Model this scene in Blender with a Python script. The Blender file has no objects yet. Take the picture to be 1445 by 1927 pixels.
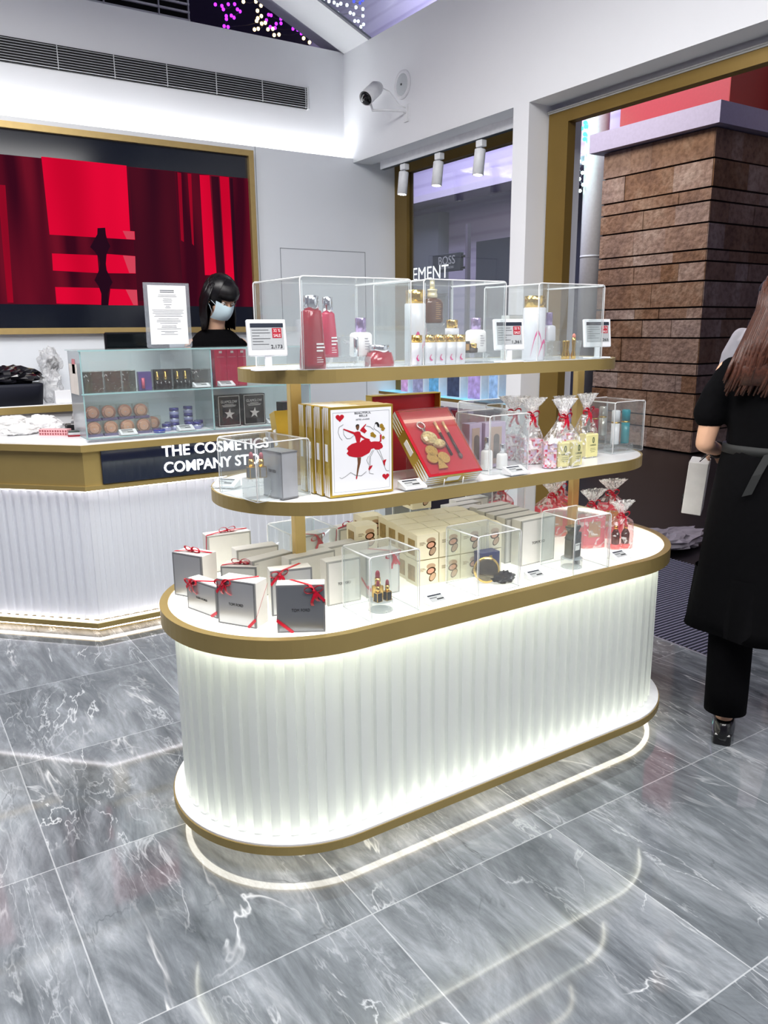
import bpy, bmesh, math, random
from math import sin, cos, pi, radians
from mathutils import Vector, Matrix, noise
random.seed(7)
S = bpy.context.scene
COL = S.collection

# ------------------------------------------------------------ camera
CAM_H = 1.5
YAW, PITCH, ROLL, FPX = 0.57297, 0.22809, -0.008516, 1484.6
cam_d = bpy.data.cameras.new('camera'); cam = bpy.data.objects.new('camera', cam_d); COL.objects.link(cam)
fwd = Vector((sin(YAW)*cos(PITCH), cos(YAW)*cos(PITCH), -sin(PITCH)))
rgt = Vector((cos(YAW), -sin(YAW), 0)); upv = rgt.cross(fwd)
r2 = rgt*cos(ROLL)+upv*sin(ROLL); u2 = -rgt*sin(ROLL)+upv*cos(ROLL)
mw = Matrix((r2, u2, -fwd)).transposed().to_4x4(); mw.translation = (0, 0, CAM_H)
cam.matrix_world = mw
cam_d.sensor_fit = 'VERTICAL'; cam_d.sensor_height = 36.0; cam_d.lens = FPX/1927*36.0
cam_d.clip_start = 0.05
S.camera = cam

# ------------------------------------------------------------ colour management, world
S.view_settings.view_transform = 'Standard'; S.view_settings.look = 'None'
S.view_settings.gamma = 1; S.view_settings.use_curve_mapping = False
S.view_settings.exposure = 0.22
try:
    S.cycles.transparent_max_bounces = 40; S.cycles.max_bounces = 10
except Exception: pass
W = bpy.data.worlds.new('night'); S.world = W; W.use_nodes = True
bg = W.node_tree.nodes['Background']; bg.inputs[0].default_value = (0.10, 0.09, 0.14, 1); bg.inputs[1].default_value = 1.0

def area(name, loc, size, power, color=(1, 1, 1), rot=(0, 0, 0), sy=None):
    l = bpy.data.lights.new(name, 'AREA'); l.energy = power; l.color = color
    l.shape = 'RECTANGLE' if sy else 'SQUARE'; l.size = size
    if sy: l.size_y = sy
    o = bpy.data.objects.new(name, l); o.location = loc; o.rotation_euler = rot; COL.objects.link(o); return o
# the shop's ceiling lights, above and behind the camera
area('ceiling_light', (0.8, 2.7, 3.45), 1.6, 62, (1, 0.98, 0.96), sy=1.0)
area('ceiling_light', (0.4, 0.9, 3.45), 1.6, 70, (1, 0.98, 0.96), sy=1.2)
area('ceiling_light', (1.6, -0.4, 3.45), 1.8, 78, (1, 0.98, 0.96), sy=1.2)
area('ceiling_light', (-0.4, 3.2, 3.45), 1.4, 54, (1, 0.98, 0.96), sy=1.2)
# area lights added to brighten the pier and facade, no lamps seen there
al = area('added_pier_light', (5.0, 7.0, 5.6), 1.6, 150, (1.0, 0.86, 0.76))
al.rotation_euler = Vector((3.3, -.4, -3.4)).to_track_quat('-Z', 'Y').to_euler()
area('added_facade_light', (6.8, 10.5, 8.0), 2.5, 640, (0.84, 0.81, 1.0), rot=(0, radians(-55), 0))

# ------------------------------------------------------------ material helpers
def lin(h):
    h = h.lstrip('#'); c = [int(h[i:i+2], 16)/255 for i in (0, 2, 4)]
    return tuple((x/12.92 if x <= .04045 else ((x+.055)/1.055)**2.4) for x in c)+(1,)
MC = {}
def mat(name, hexc='ffffff', rough=.5, metal=0, spec=None, emit=0, trans=0, ior=1.45, var=.04, scale=30, bump=0, coat=0, alpha=1, ecol=None):
    if name in MC: return MC[name]
    m = bpy.data.materials.new(name); m.use_nodes = True; MC[name] = m
    nt = m.node_tree; b = nt.nodes['Principled BSDF']; c = lin(hexc)
    if var:
        n = nt.nodes.new('ShaderNodeTexNoise'); n.inputs['Scale'].default_value = scale; n.inputs['Detail'].default_value = 2
        r = nt.nodes.new('ShaderNodeValToRGB')
        r.color_ramp.elements[0].position = .3; r.color_ramp.elements[1].position = .7
        r.color_ramp.elements[0].color = tuple(x*(1-var) for x in c[:3])+(1,)
        r.color_ramp.elements[1].color = tuple(min(1, x*(1+var)) for x in c[:3])+(1,)
        tc = nt.nodes.new('ShaderNodeTexCoord')
        nt.links.new(tc.outputs['Object'], n.inputs['Vector']); nt.links.new(n.outputs[0], r.inputs[0])
        nt.links.new(r.outputs[0], b.inputs['Base Color'])
        if bump:
            bp = nt.nodes.new('ShaderNodeBump'); bp.inputs['Strength'].default_value = bump; bp.inputs['Distance'].default_value = .01
            nt.links.new(n.outputs[0], bp.inputs['Height']); nt.links.new(bp.outputs[0], b.inputs['Normal'])
    else: b.inputs['Base Color'].default_value = c
    b.inputs['Roughness'].default_value = rough; b.inputs['Metallic'].default_value = metal
    b.inputs['IOR'].default_value = ior
    if spec is not None: b.inputs['Specular IOR Level'].default_value = spec
    if trans: b.inputs['Transmission Weight'].default_value = trans
    if coat: b.inputs['Coat Weight'].default_value = coat
    if alpha < 1: b.inputs['Alpha'].default_value = alpha
    if emit:
        b.inputs['Emission Color'].default_value = lin(ecol) if ecol else c; b.inputs['Emission Strength'].default_value = emit
    return m
def glassy(name, tint='ffffff', refl=1.0, haze=0.0, hazecol='ffffff', rough=.02, streak=0, sscale=60, low=.52, high=.6):
    """clear sheet: transparent + fresnel gloss, optional milky haze / crinkle streaks"""
    if name in MC: return MC[name]
    m = bpy.data.materials.new(name); m.use_nodes = True; MC[name] = m
    nt = m.node_tree; nt.nodes.clear(); N = nt.nodes.new; L = nt.links.new
    out = N('ShaderNodeOutputMaterial'); tr = N('ShaderNodeBsdfTransparent'); tr.inputs[0].default_value = lin(tint)
    gl = N('ShaderNodeBsdfGlossy'); gl.inputs['Roughness'].default_value = rough
    fr = N('ShaderNodeFresnel'); ge = N('ShaderNodeNewGeometry'); mi_ = N('ShaderNodeMath'); mi_.operation = 'MULTIPLY_ADD'; mi_.inputs[1].default_value = 1/1.45-1.45; mi_.inputs[2].default_value = 1.45
    L(ge.outputs['Backfacing'], mi_.inputs[0]); L(mi_.outputs[0], fr.inputs['IOR'])
    mu = N('ShaderNodeMath'); mu.operation = 'MULTIPLY'; mu.inputs[1].default_value = refl; L(fr.outputs[0], mu.inputs[0])
    mx = N('ShaderNodeMixShader'); L(mu.outputs[0], mx.inputs[0]); L(tr.outputs[0], mx.inputs[1]); L(gl.outputs[0], mx.inputs[2])
    last = mx
    if haze or streak:
        df = N('ShaderNodeBsdfPrincipled'); df.inputs['Base Color'].default_value = lin(hazecol); df.inputs['Roughness'].default_value = .3
        m2 = N('ShaderNodeMixShader'); L(mx.outputs[0], m2.inputs[1]); L(df.outputs[0], m2.inputs[2]); m2.inputs[0].default_value = haze
        if streak:
            tc = N('ShaderNodeTexCoord'); n = N('ShaderNodeTexNoise'); n.inputs['Scale'].default_value = sscale; n.inputs['Detail'].default_value = 3
            n.inputs['Distortion'].default_value = 1.5
            L(tc.outputs['Object'], n.inputs['Vector'])
            r = N('ShaderNodeValToRGB'); r.color_ramp.elements[0].position = low; r.color_ramp.elements[1].position = high
            r.color_ramp.elements[0].color = (haze,)*3+(1,); r.color_ramp.elements[1].color = (streak,)*3+(1,)
            L(n.outputs[0], r.inputs[0]); L(r.outputs[0], m2.inputs[0])
        last = m2
    L(last.outputs[0], out.inputs[0]); return m
def glow(name, hexc, s):
    if name in MC: return MC[name]
    m = bpy.data.materials.new(name); m.use_nodes = True; MC[name] = m
    nt = m.node_tree; nt.nodes.clear(); o = nt.nodes.new('ShaderNodeOutputMaterial'); e = nt.nodes.new('ShaderNodeEmission')
    e.inputs[0].default_value = lin(hexc); e.inputs[1].default_value = s; nt.links.new(e.outputs[0], o.inputs[0]); return m

# ------------------------------------------------------------ mesh helpers
class MB:
    def __init__(s): s.v = []; s.f = []; s.m = []; s.sm = []; s.mi = 0; s.smooth = False; s.T = Matrix.Identity(4)
    def add(s, vs, fs, smooth=None):
        o = len(s.v); s.v += [s.T @ Vector(p) for p in vs]
        for f in fs: s.f.append([o+i for i in f]); s.m.append(s.mi); s.sm.append(s.smooth if smooth is None else smooth)
        return s
    def box(s, cx, cy, cz, sx, sy, sz, rz=0, b=0):
        x, y, z = sx/2, sy/2, sz/2; R = Matrix.Rotation(rz, 3, 'Z')
        if b:
            b = min(b, x*.9, y*.9, z*.9); vs = []; fs = []
            # chamfered box: 24 verts
            idx = {}
            for i, (a, c, d) in enumerate([(i, j, k) for i in (-1, 1) for j in (-1, 1) for k in (-1, 1)]):
                for ax in range(3):
                    p = [a*(x-b), c*(y-b), d*(z-b)]; p[ax] = (a, c, d)[ax]*(x, y, z)[ax]
                    idx[(a, c, d, ax)] = len(vs); vs.append(R @ Vector(p)+Vector((cx, cy, cz)))
            def q(*k): fs.append([idx[t] for t in k])
            for ax in range(3):
                o = [t for t in range(3) if t != ax]
                for sg in (-1, 1):
                    def key(u, w):
                        k = [0, 0, 0]; k[ax] = sg; k[o[0]] = u; k[o[1]] = w; return (k[0], k[1], k[2], ax)
                    q(key(-1, -1), key(1, -1), key(1, 1), key(-1, 1))
            for ax in range(3):
                o = [t for t in range(3) if t != ax]
                for u in (-1, 1):
                    for w in (-1, 1):
                        def key(t, a2):
                            k = [0, 0, 0]; k[ax] = t; k[o[0]] = u; k[o[1]] = w; return (k[0], k[1], k[2], a2)
                        q(key(-1, o[0]), key(1, o[0]), key(1, o[1]), key(-1, o[1]))
            for a in (-1, 1):
                for c in (-1, 1):
                    for d in (-1, 1): q((a, c, d, 0), (a, c, d, 1), (a, c, d, 2))
            return s.add(vs, fs, False)
        vs = [R @ Vector((a*x, c*y, d*z))+Vector((cx, cy, cz)) for a in (-1, 1) for c in (-1, 1) for d in (-1, 1)]
        return s.add(vs, [(0, 1, 3, 2), (4, 6, 7, 5), (0, 4, 5, 1), (2, 3, 7, 6), (0, 2, 6, 4), (1, 5, 7, 3)], False)
    def bx(s, x0, x1, y0, y1, z0, z1, b=0): return s.box((x0+x1)/2, (y0+y1)/2, (z0+z1)/2, abs(x1-x0), abs(y1-y0), abs(z1-z0), 0, b)
    def prism(s, pts, z0, z1, smooth=False):
        n = len(pts); vs = [(p[0], p[1], z0) for p in pts]+[(p[0], p[1], z1) for p in pts]
        s.add(vs, [list(range(n))[::-1], list(range(n, 2*n))], False)
        o = len(s.v)-2*n
        for i in range(n):
            j = (i+1) % n; s.f.append([o+i, o+j, o+n+j, o+n+i]); s.m.append(s.mi); s.sm.append(smooth)
        return s
    def extr(s, pts3, d, smooth=False):
        """extrude 3d polygon along vector d"""
        n = len(pts3); d = Vector(d); vs = [Vector(p) for p in pts3]+[Vector(p)+d for p in pts3]
        fs = [list(range(n))[::-1], list(range(n, 2*n))]+[[i, (i+1) % n, n+(i+1) % n, n+i] for i in range(n)]
        return s.add(vs, fs, smooth)
    def lathe(s, prof, c=(0, 0, 0), seg=24, smooth=True, sx=1, sy=1, axis=None):
        vs = []; fs = []; n = len(prof); A = axis or Matrix.Identity(3)
        for r, z in prof:
            for i in range(seg):
                a = 2*pi*i/seg; vs.append(A @ Vector((r*cos(a)*sx, r*sin(a)*sy, z))+Vector(c))
        for k in range(n-1):
            for i in range(seg):
                j = (i+1) % seg; fs.append([k*seg+i, k*seg+j, (k+1)*seg+j, (k+1)*seg+i])
        s.add(vs, fs, smooth)
        o = len(s.v)-len(vs)
        for k, rev in ((0, True), (n-1, False)):
            if prof[k][0] > 1e-5:
                f = [o+k*seg+i for i in range(seg)]; s.f.append(f[::-1] if rev else f); s.m.append(s.mi); s.sm.append(False)
        return s
    def cyl(s, x, y, z0, z1, r, seg=24, r1=None): return s.lathe([(r, z0), (r if r1 is None else r1, z1)], (x, y, 0), seg)
    def sphere(s, c, r, seg=16, sx=1, sy=1, sz=1):
        n = max(6, seg//2); vs = [(0, 0, -1)]; fs = []
        for k in range(1, n):
            t = -pi/2+pi*k/n
            for i in range(seg): vs.append((cos(t)*cos(2*pi*i/seg), cos(t)*sin(2*pi*i/seg), sin(t)))
        vs.append((0, 0, 1)); C = Vector(c)
        for i in range(seg): fs.append([0, 1+(i+1) % seg, 1+i])
        for k in range(n-2):
            for i in range(seg):
                j = (i+1) % seg; a = 1+k*seg; fs.append([a+i, a+j, a+seg+j, a+seg+i])
        e = len(vs)-1; a = 1+(n-2)*seg
        for i in range(seg): fs.append([a+i, a+(i+1) % seg, e])
        return s.add([C+Vector((x*r*sx, y*r*sy, z*r*sz)) for x, y, z in vs], fs, True)
    def tube(s, path, r, seg=8, closed=False):
        P = [Vector(p) for p in path]; n = len(P); vs = []; fs = []; prev = None
        rr = r if isinstance(r, (list, tuple)) else [r]*n
        for i in range(n):
            if closed: t = P[(i+1) % n]-P[i-1]
            else: t = P[min(i+1, n-1)]-P[max(i-1, 0)]
            t.normalize()
            if prev is None: a = t.orthogonal().normalized()
            else: a = (prev-t*prev.dot(t)); a = a.normalized() if a.length > 1e-6 else t.orthogonal().normalized()
            prev = a; b = t.cross(a)
            for k in range(seg): an = 2*pi*k/seg; vs.append(P[i]+(a*cos(an)+b*sin(an))*rr[i])
        m = n if closed else n-1
        for i in range(m):
            for k in range(seg):
                k2 = (k+1) % seg; i2 = (i+1) % n; fs.append([i*seg+k, i*seg+k2, i2*seg+k2, i2*seg+k])
        if not closed: fs.append(list(range(seg))[::-1]); fs.append([(n-1)*seg+k for k in range(seg)])
        return s.add(vs, fs, True)
    def strip(s, path, w, th=.0007, nrm=None):
        """flat ribbon along a path; w = width vector (or list of)"""
        P = [Vector(p) for p in path]; n = len(P); vs = []; fs = []
        for i in range(n):
            wv = Vector(w[i] if isinstance(w, list) else w)/2; t = (P[min(i+1, n-1)]-P[max(i-1, 0)]).normalized()
            nn = wv.cross(t); nn = nn.normalized()*th/2 if nn.length > 1e-9 else Vector((0, 0, th/2))
            vs += [P[i]-wv-nn, P[i]+wv-nn, P[i]+wv+nn, P[i]-wv+nn]
        for i in range(n-1):
            for k in range(4): k2 = (k+1) % 4; fs.append([4*i+k, 4*i+k2, 4*i+4+k2, 4*i+4+k])
        fs.append([3, 2, 1, 0]); fs.append([4*n-4, 4*n-3, 4*n-2, 4*n-1])
        return s.add(vs, fs, False)
    def loft(s, rings, seg=20, cap=True, ruffle=0, rn=6, power=2.0):
        """rings: (center, rx, ry, rotz) horizontal-ish sections"""
        vs = []; fs = []
        for q, rg in enumerate(rings):
            c, rx, ry = Vector(rg[0]), rg[1], rg[2]; ro = rg[3] if len(rg) > 3 else 0
            amp = rg[4] if len(rg) > 4 else 0
            for i in range(seg):
                a = 2*pi*i/seg; ca, sa = cos(a), sin(a)
                e = 2/power; x = abs(ca)**e*(1 if ca >= 0 else -1); y = abs(sa)**e*(1 if sa >= 0 else -1)
                k = 1+amp*sin(a*rn+q*.6)
                x, y = x*rx*k, y*ry*k
                vs.append(c+Vector((x*cos(ro)-y*sin(ro), x*sin(ro)+y*cos(ro), 0)))
        for k in range(len(rings)-1):
            for i in range(seg): j = (i+1) % seg; fs.append([k*seg+i, k*seg+j, (k+1)*seg+j, (k+1)*seg+i])
        if cap: fs.append(list(range(seg))[::-1]); fs.append([(len(rings)-1)*seg+i for i in range(seg)])
        return s.add(vs, fs, True)
    def build(s, name, mats, parent=None, loc=(0, 0, 0), rz=0):
        me = bpy.data.meshes.new(name); me.from_pydata([tuple(v) for v in s.v], [], s.f)
        if not isinstance(mats, (list, tuple)): mats = [mats]
        for m in mats: me.materials.append(m)
        me.polygons.foreach_set('material_index', s.m); me.polygons.foreach_set('use_smooth', s.sm)
        bm = bmesh.new(); bm.from_mesh(me); bmesh.ops.recalc_face_normals(bm, faces=bm.faces); bm.to_mesh(me); bm.free()
        me.update(); o = bpy.data.objects.new(name, me); COL.objects.link(o)
        if parent is not None: o.parent = parent
        o.location = loc; o.rotation_euler = (0, 0, rz)
        return o
def thing(name, label, cat, loc=(0, 0, 0), rz=0, group=None):
    o = bpy.data.objects.new(name, None); o.empty_display_size = .05; COL.objects.link(o)
    o.location = loc; o.rotation_euler = (0, 0, rz); return tag(o, label, cat, group)
def tag(o, label, cat, group=None, kind=None):
    o['label'] = label; o['category'] = cat
    if group: o['group'] = group
    if kind: o['kind'] = kind
    return o
def struct(o): o['kind'] = 'structure'; return o
def dup(root, loc, rz=None, label=None, group=None):
    r = root.copy(); COL.objects.link(r); r.location = loc
    if rz is not None: r.rotation_euler = (0, 0, rz)
    if label: r['label'] = label
    if group: r['group'] = group
    for ch in list(root.children):
        c = ch.copy(); COL.objects.link(c); c.parent = r
        for g in ch.children:
            d = g.copy(); COL.objects.link(d); d.parent = c
    return r
def text(s, size, m, parent, org, right=(1, 0, 0), up=(0, 0, 1), name='lettering', th=.0006, align='CENTER', bold=0, width=None, spacing=1.0):
    cu = bpy.data.curves.new('t', 'FONT'); cu.body = s; cu.size = size; cu.align_x = align; cu.align_y = 'CENTER'
    cu.extrude = th; cu.offset = bold; cu.space_character = spacing; cu.resolution_u = 3
    o = bpy.data.objects.new('t', cu); COL.objects.link(o); bpy.context.view_layer.update()
    me = bpy.data.meshes.new_from_object(o.evaluated_get(bpy.context.evaluated_depsgraph_get()))
    bpy.data.objects.remove(o); bpy.data.curves.remove(cu)
    if width:
        xs = [v.co.x for v in me.vertices]; k = width/(max(xs)-min(xs))
        for v in me.vertices: v.co.x *= k
    r = Vector(right).normalized(); u = Vector(up).normalized(); n = r.cross(u)
    M3 = Matrix((r, u, n)).transposed().to_4x4(); M3.translation = Vector(org)
    me.transform(M3); me.materials.clear(); me.materials.append(m)
    ob = bpy.data.objects.new(name, me); COL.objects.link(ob); ob.parent = parent; return ob
def stadium(xa, xb, yc, r, n=24):
    """outline counter-clockwise; xa, xb are the arc centres"""
    p = []
    for i in range(n+1): a = -pi/2+pi*i/n; p.append((xb+r*cos(a), yc+r*sin(a)))
    for i in range(n+1): a = pi/2+pi*i/n; p.append((xa+r*cos(a), yc+r*sin(a)))
    return p
def ring(mb, outer, inner, z0, z1):
    n = len(outer); vs = [(x, y, z0) for x, y in outer]+[(x, y, z1) for x, y in outer]+[(x, y, z0) for x, y in inner]+[(x, y, z1) for x, y in inner]
    fs = []
    for i in range(n):
        j = (i+1) % n
        fs += [[i, j, n+j, n+i], [2*n+j, 2*n+i, 3*n+i, 3*n+j], [n+i, n+j, 3*n+j, 3*n+i], [j, i, 2*n+i, 2*n+j]]
    return mb.add(vs, fs, False)
# ------------------------------------------------------------ shared materials
def marble():
    m = bpy.data.materials.new('grey_marble'); m.use_nodes = True; nt = m.node_tree; N = nt.nodes.new; L = nt.links.new
    b = nt.nodes['Principled BSDF']; tc = N('ShaderNodeTexCoord')
    def math_(op, a=None, bb=None, c=None):
        n = N('ShaderNodeMath'); n.operation = op
        for i, v in enumerate((a, bb, c)):
            if v is None: continue
            if hasattr(v, 'is_linked') or hasattr(v, 'links'): L(v, n.inputs[i])
            else: n.inputs[i].default_value = v
        return n.outputs[0]
    sp = N('ShaderNodeSeparateXYZ'); L(tc.outputs['Object'], sp.inputs[0])
    T = .655
    tx = math_('DIVIDE', math_('SUBTRACT', sp.outputs[0], .272), T*1.01); ty = math_('DIVIDE', math_('SUBTRACT', sp.outputs[1], .210), T)
    ix = math_('FLOOR', tx); iy = math_('FLOOR', ty)
    cid = N('ShaderNodeCombineXYZ'); L(ix, cid.inputs[0]); L(iy, cid.inputs[1])
    wn = N('ShaderNodeTexWhiteNoise'); wn.noise_dimensions = '3D'; L(cid.outputs[0], wn.inputs['Vector'])
    off = N('ShaderNodeVectorMath'); off.operation = 'SCALE'; off.inputs['Scale'].default_value = 7.0; L(wn.outputs['Color'], off.inputs[0])
    ad = N('ShaderNodeVectorMath'); ad.operation = 'ADD'; L(tc.outputs['Object'], ad.inputs[0]); L(off.outputs[0], ad.inputs[1])
    # streak direction runs along the Y joints, slightly skewed
    mp = N('ShaderNodeMapping'); mp.inputs['Rotation'].default_value = (0, 0, radians(12)); mp.inputs['Scale'].default_value = (1.9, .62, 1)
    L(ad.outputs[0], mp.inputs[0])
    n1 = N('ShaderNodeTexNoise'); n1.inputs['Scale'].default_value = 2.6; n1.inputs['Detail'].default_value = 9; n1.inputs['Roughness'].default_value = .66; n1.inputs['Distortion'].default_value = 1.1
    L(mp.outputs[0], n1.inputs['Vector'])
    cr = N('ShaderNodeValToRGB'); e = cr.color_ramp.elements
    e[0].position = .28; e[0].color = lin('4f5458'); e[1].position = .72; e[1].color = lin('a5a9ad')
    e2 = cr.color_ramp.elements.new(.46); e2.color = lin('6e7378'); e3 = cr.color_ramp.elements.new(.56); e3.color = lin('858a8f')
    L(n1.outputs[0], cr.inputs[0])
    # fine streaks
    mp2 = N('ShaderNodeMapping'); mp2.inputs['Rotation'].default_value = (0, 0, radians(12)); mp2.inputs['Scale'].default_value = (9, 1.5, 1); L(ad.outputs[0], mp2.inputs[0])
    n2 = N('ShaderNodeTexNoise'); n2.inputs['Scale'].default_value = 3; n2.inputs['Detail'].default_value = 7; n2.inputs['Roughness'].default_value = .7; n2.inputs['Distortion'].default_value = .6
    L(mp2.outputs[0], n2.inputs['Vector'])
    r2_ = N('ShaderNodeValToRGB'); r2_.color_ramp.elements[0].position = .36; r2_.color_ramp.elements[0].color = (.74, .75, .76, 1); r2_.color_ramp.elements[1].position = .66; r2_.color_ramp.elements[1].color = (1.12, 1.13, 1.14, 1)
    L(n2.outputs[0], r2_.inputs[0])
    mu = N('ShaderNodeMix'); mu.data_type = 'RGBA'; mu.blend_type = 'MULTIPLY'; mu.inputs[0].default_value = 1
    L(cr.outputs[0], mu.inputs[6]); L(r2_.outputs[0], mu.inputs[7])
    last = mu.outputs[2]
    def veins(scale, rot, sc, w, col, strength, dist=2.0, seed=0, mask=.5):
        nonlocal last
        q = N('ShaderNodeMapping'); q.inputs['Rotation'].default_value = (0, 0, radians(rot)); q.inputs['Scale'].default_value = sc; q.inputs['Location'].default_value = (seed, seed*2.3, 0)
        L(ad.outputs[0], q.inputs[0])
        a = N('ShaderNodeTexNoise'); a.inputs['Scale'].default_value = scale; a.inputs['Detail'].default_value = 5; a.inputs['Roughness'].default_value = .55; a.inputs['Distortion'].default_value = dist
        L(q.outputs[0], a.inputs['Vector'])
        d = math_('ABSOLUTE', math_('SUBTRACT', a.outputs[0], .5)); k = math_('SUBTRACT', 1.0, math_('DIVIDE', d, w)); k = math_('MAXIMUM', k, 0.0); k = math_('POWER', k, 1.6)
        g = N('ShaderNodeTexNoise'); g.inputs['Scale'].default_value = 2.3; g.inputs['Detail'].default_value = 2; L(q.outputs[0], g.inputs['Vector'])
        gr = N('ShaderNodeMapRange'); gr.inputs[1].default_value = mask; gr.inputs[2].default_value = mask+.14; L(g.outputs[0], gr.inputs[0])
        k = math_('MULTIPLY', math_('MULTIPLY', k, gr.outputs[0]), strength)
        x = N('ShaderNodeMix'); x.data_type = 'RGBA'; L(k, x.inputs[0]); L(last, x.inputs[6]); x.inputs[7].default_value = lin(col); last = x.outputs[2]
    veins(1.2, 14, (2.6, .5, 1), .014, 'f2f4f5', 1.0, .5, 0, .58)
    veins(1.8, -38, (1.6, .8, 1), .010, 'd5d9dc', .8, .9, 3.1, .50)
    veins(5.0, 22, (2.2, .5, 1), .020, 'c3c8cc', .7, .7, 6.6, .50)
    veins(1.6, 34, (2.0, .8, 1), .009, '4a4f53', .8, .8, 9.4, .53)
    veins(10.0, 14, (2.6, .4, 1), .035, 'b6bbc0', .5, .6, 1.7, .50)
    # joints
    fx = math_('ABSOLUTE', math_('SUBTRACT', math_('FRACT', tx), .5)); fy = math_('ABSOLUTE', math_('SUBTRACT', math_('FRACT', ty), .5))
    jm = math_('GREATER_THAN', math_('MAXIMUM', fx, fy), .4972)
    x = N('ShaderNodeMix'); x.data_type = 'RGBA'; L(math_('MULTIPLY', jm, .5), x.inputs[0]); L(last, x.inputs[6]); x.inputs[7].default_value = lin('c9cdd0')
    L(x.outputs[2], b.inputs['Base Color'])
    b.inputs['Roughness'].default_value = .055; b.inputs['IOR'].default_value = 1.62
    return m
def stone():
    m = bpy.data.materials.new('sandstone'); m.use_nodes = True; nt = m.node_tree; N = nt.nodes.new; L = nt.links.new
    b = nt.nodes['Principled BSDF']; tc = N('ShaderNodeTexCoord')
    n = N('ShaderNodeTexNoise'); n.inputs['Scale'].default_value = 1.8; n.inputs['Detail'].default_value = 8; n.inputs['Roughness'].default_value = .65; L(tc.outputs['Object'], n.inputs['Vector'])
    r = N('ShaderNodeValToRGB'); e = r.color_ramp.elements; e[0].position = .3; e[0].color = lin('7a6050'); e[1].position = .7; e[1].color = lin('b09a84')
    q = r.color_ramp.elements.new(.5); q.color = lin('967860'); L(n.outputs[0], r.inputs[0])
    n2 = N('ShaderNodeTexNoise'); n2.inputs['Scale'].default_value = 16; n2.inputs['Detail'].default_value = 6; L(tc.outputs['Object'], n2.inputs['Vector'])
    r3 = N('ShaderNodeValToRGB'); r3.color_ramp.elements[0].position = .35; r3.color_ramp.elements[0].color = (.6, .56, .52, 1); r3.color_ramp.elements[1].position = .55; r3.color_ramp.elements[1].color = (1, 1, 1, 1); L(n2.outputs[0], r3.inputs[0])
    mu = N('ShaderNodeMix'); mu.data_type = 'RGBA'; mu.blend_type = 'MULTIPLY'; mu.inputs[0].default_value = .8; L(r.outputs[0], mu.inputs[6]); L(r3.outputs[0], mu.inputs[7])
    g = N('ShaderNodeNewGeometry'); h = N('ShaderNodeHueSaturation'); mr = N('ShaderNodeMapRange'); L(g.outputs['Random Per Island'], mr.inputs[0]); mr.inputs[3].default_value = .72; mr.inputs[4].default_value = 1.25
    L(mr.outputs[0], h.inputs['Value']); mr2 = N('ShaderNodeMapRange'); L(g.outputs['Random Per Island'], mr2.inputs[0]); mr2.inputs[3].default_value = 1.25; mr2.inputs[4].default_value = .6; L(mr2.outputs[0], h.inputs['Saturation'])
    L(mu.outputs[2], h.inputs['Color']); L(h.outputs[0], b.inputs['Base Color']); b.inputs['Roughness'].default_value = .85
    bp = N('ShaderNodeBump'); bp.inputs['Strength'].default_value = .5; bp.inputs['Distance'].default_value = .03; L(n2.outputs[0], bp.inputs['Height']); L(bp.outputs[0], b.inputs['Normal'])
    return m
def siding():
    m = bpy.data.materials.new('lavender_render'); m.use_nodes = True; nt = m.node_tree; N = nt.nodes.new; L = nt.links.new
    b = nt.nodes['Principled BSDF']; tc = N('ShaderNodeTexCoord'); w = N('ShaderNodeTexWave'); w.bands_direction = 'Z'; w.inputs['Scale'].default_value = 1.2; w.inputs['Distortion'].default_value = .3
    L(tc.outputs['Object'], w.inputs['Vector']); r = N('ShaderNodeValToRGB'); r.color_ramp.elements[0].color = lin('a79fbd'); r.color_ramp.elements[0].position = .0; r.color_ramp.elements[1].position = .25; r.color_ramp.elements[1].color = lin('b8b0cc')
    L(w.outputs[0], r.inputs[0]); L(r.outputs[0], b.inputs['Base Color']); b.inputs['Roughness'].default_value = .8; return m
MARBLE = marble(); STONE = stone(); LAV = siding()
WHITE = mat('white_paint', 'e9ebee', .55, var=.01, scale=4)
WALLW = mat('white_wall_panel', 'e4e9ee', .3, var=.01, scale=3)
SEAM = mat('seam', '9aa0a6', .6)
GOLD = mat('brushed_gold', 'a8935c', .42, metal=.55, var=.03, scale=8)
GOLDF = mat('gold_frame', '7a622c', .4, metal=.4, var=.03, scale=8)
POSTG = mat('pale_gold_post', 'd9bd7a', .35, metal=.5, var=.02)
GLOSSW = mat('gloss_white_shelf', 'f3f5f8', .12, var=.01)
NAVY = mat('navy_gloss', '0c1730', .06, var=.02, coat=.3)
BLACK = mat('black_plastic', '0c0d10', .35)
DARK = mat('dark_void', '050507', .9)
GREY = mat('mid_grey', '8d9196', .5)
TXT_DK = mat('print_dark', '2c2f33', .6, var=0)
TXT_WH = mat('print_white', 'f4f4f4', .5, var=0)
LED = glow('led_white', 'fffbee', 9.0)
LEDF = glow('led_floor', 'fff8e6', 7.0)
LEDC = glow('led_counter', 'fdf9ff', 7.0)
CLEAR = glassy('clear_acrylic', 'fbfdfd', 1.0, haze=.03, hazecol='ffffff')
EDGE = mat('acrylic_edge_highlight', 'ffffff', .1, alpha=.8, var=0)  # near-opaque white holds the highlight of polished acrylic edges
THINEDGE = mat('thin_acrylic_edge', 'd7dee2', .1, alpha=.6, var=0)
GLASS = glassy('window_glass', 'f0f4f6', 1.6)
GREENGL = mat('glass_edge_green', '9fc4c6', .08, alpha=.75, var=0)
LENS = mat('crystal_block', 'f4f7f9', .03, trans=.9, ior=1.45, var=0)

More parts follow.
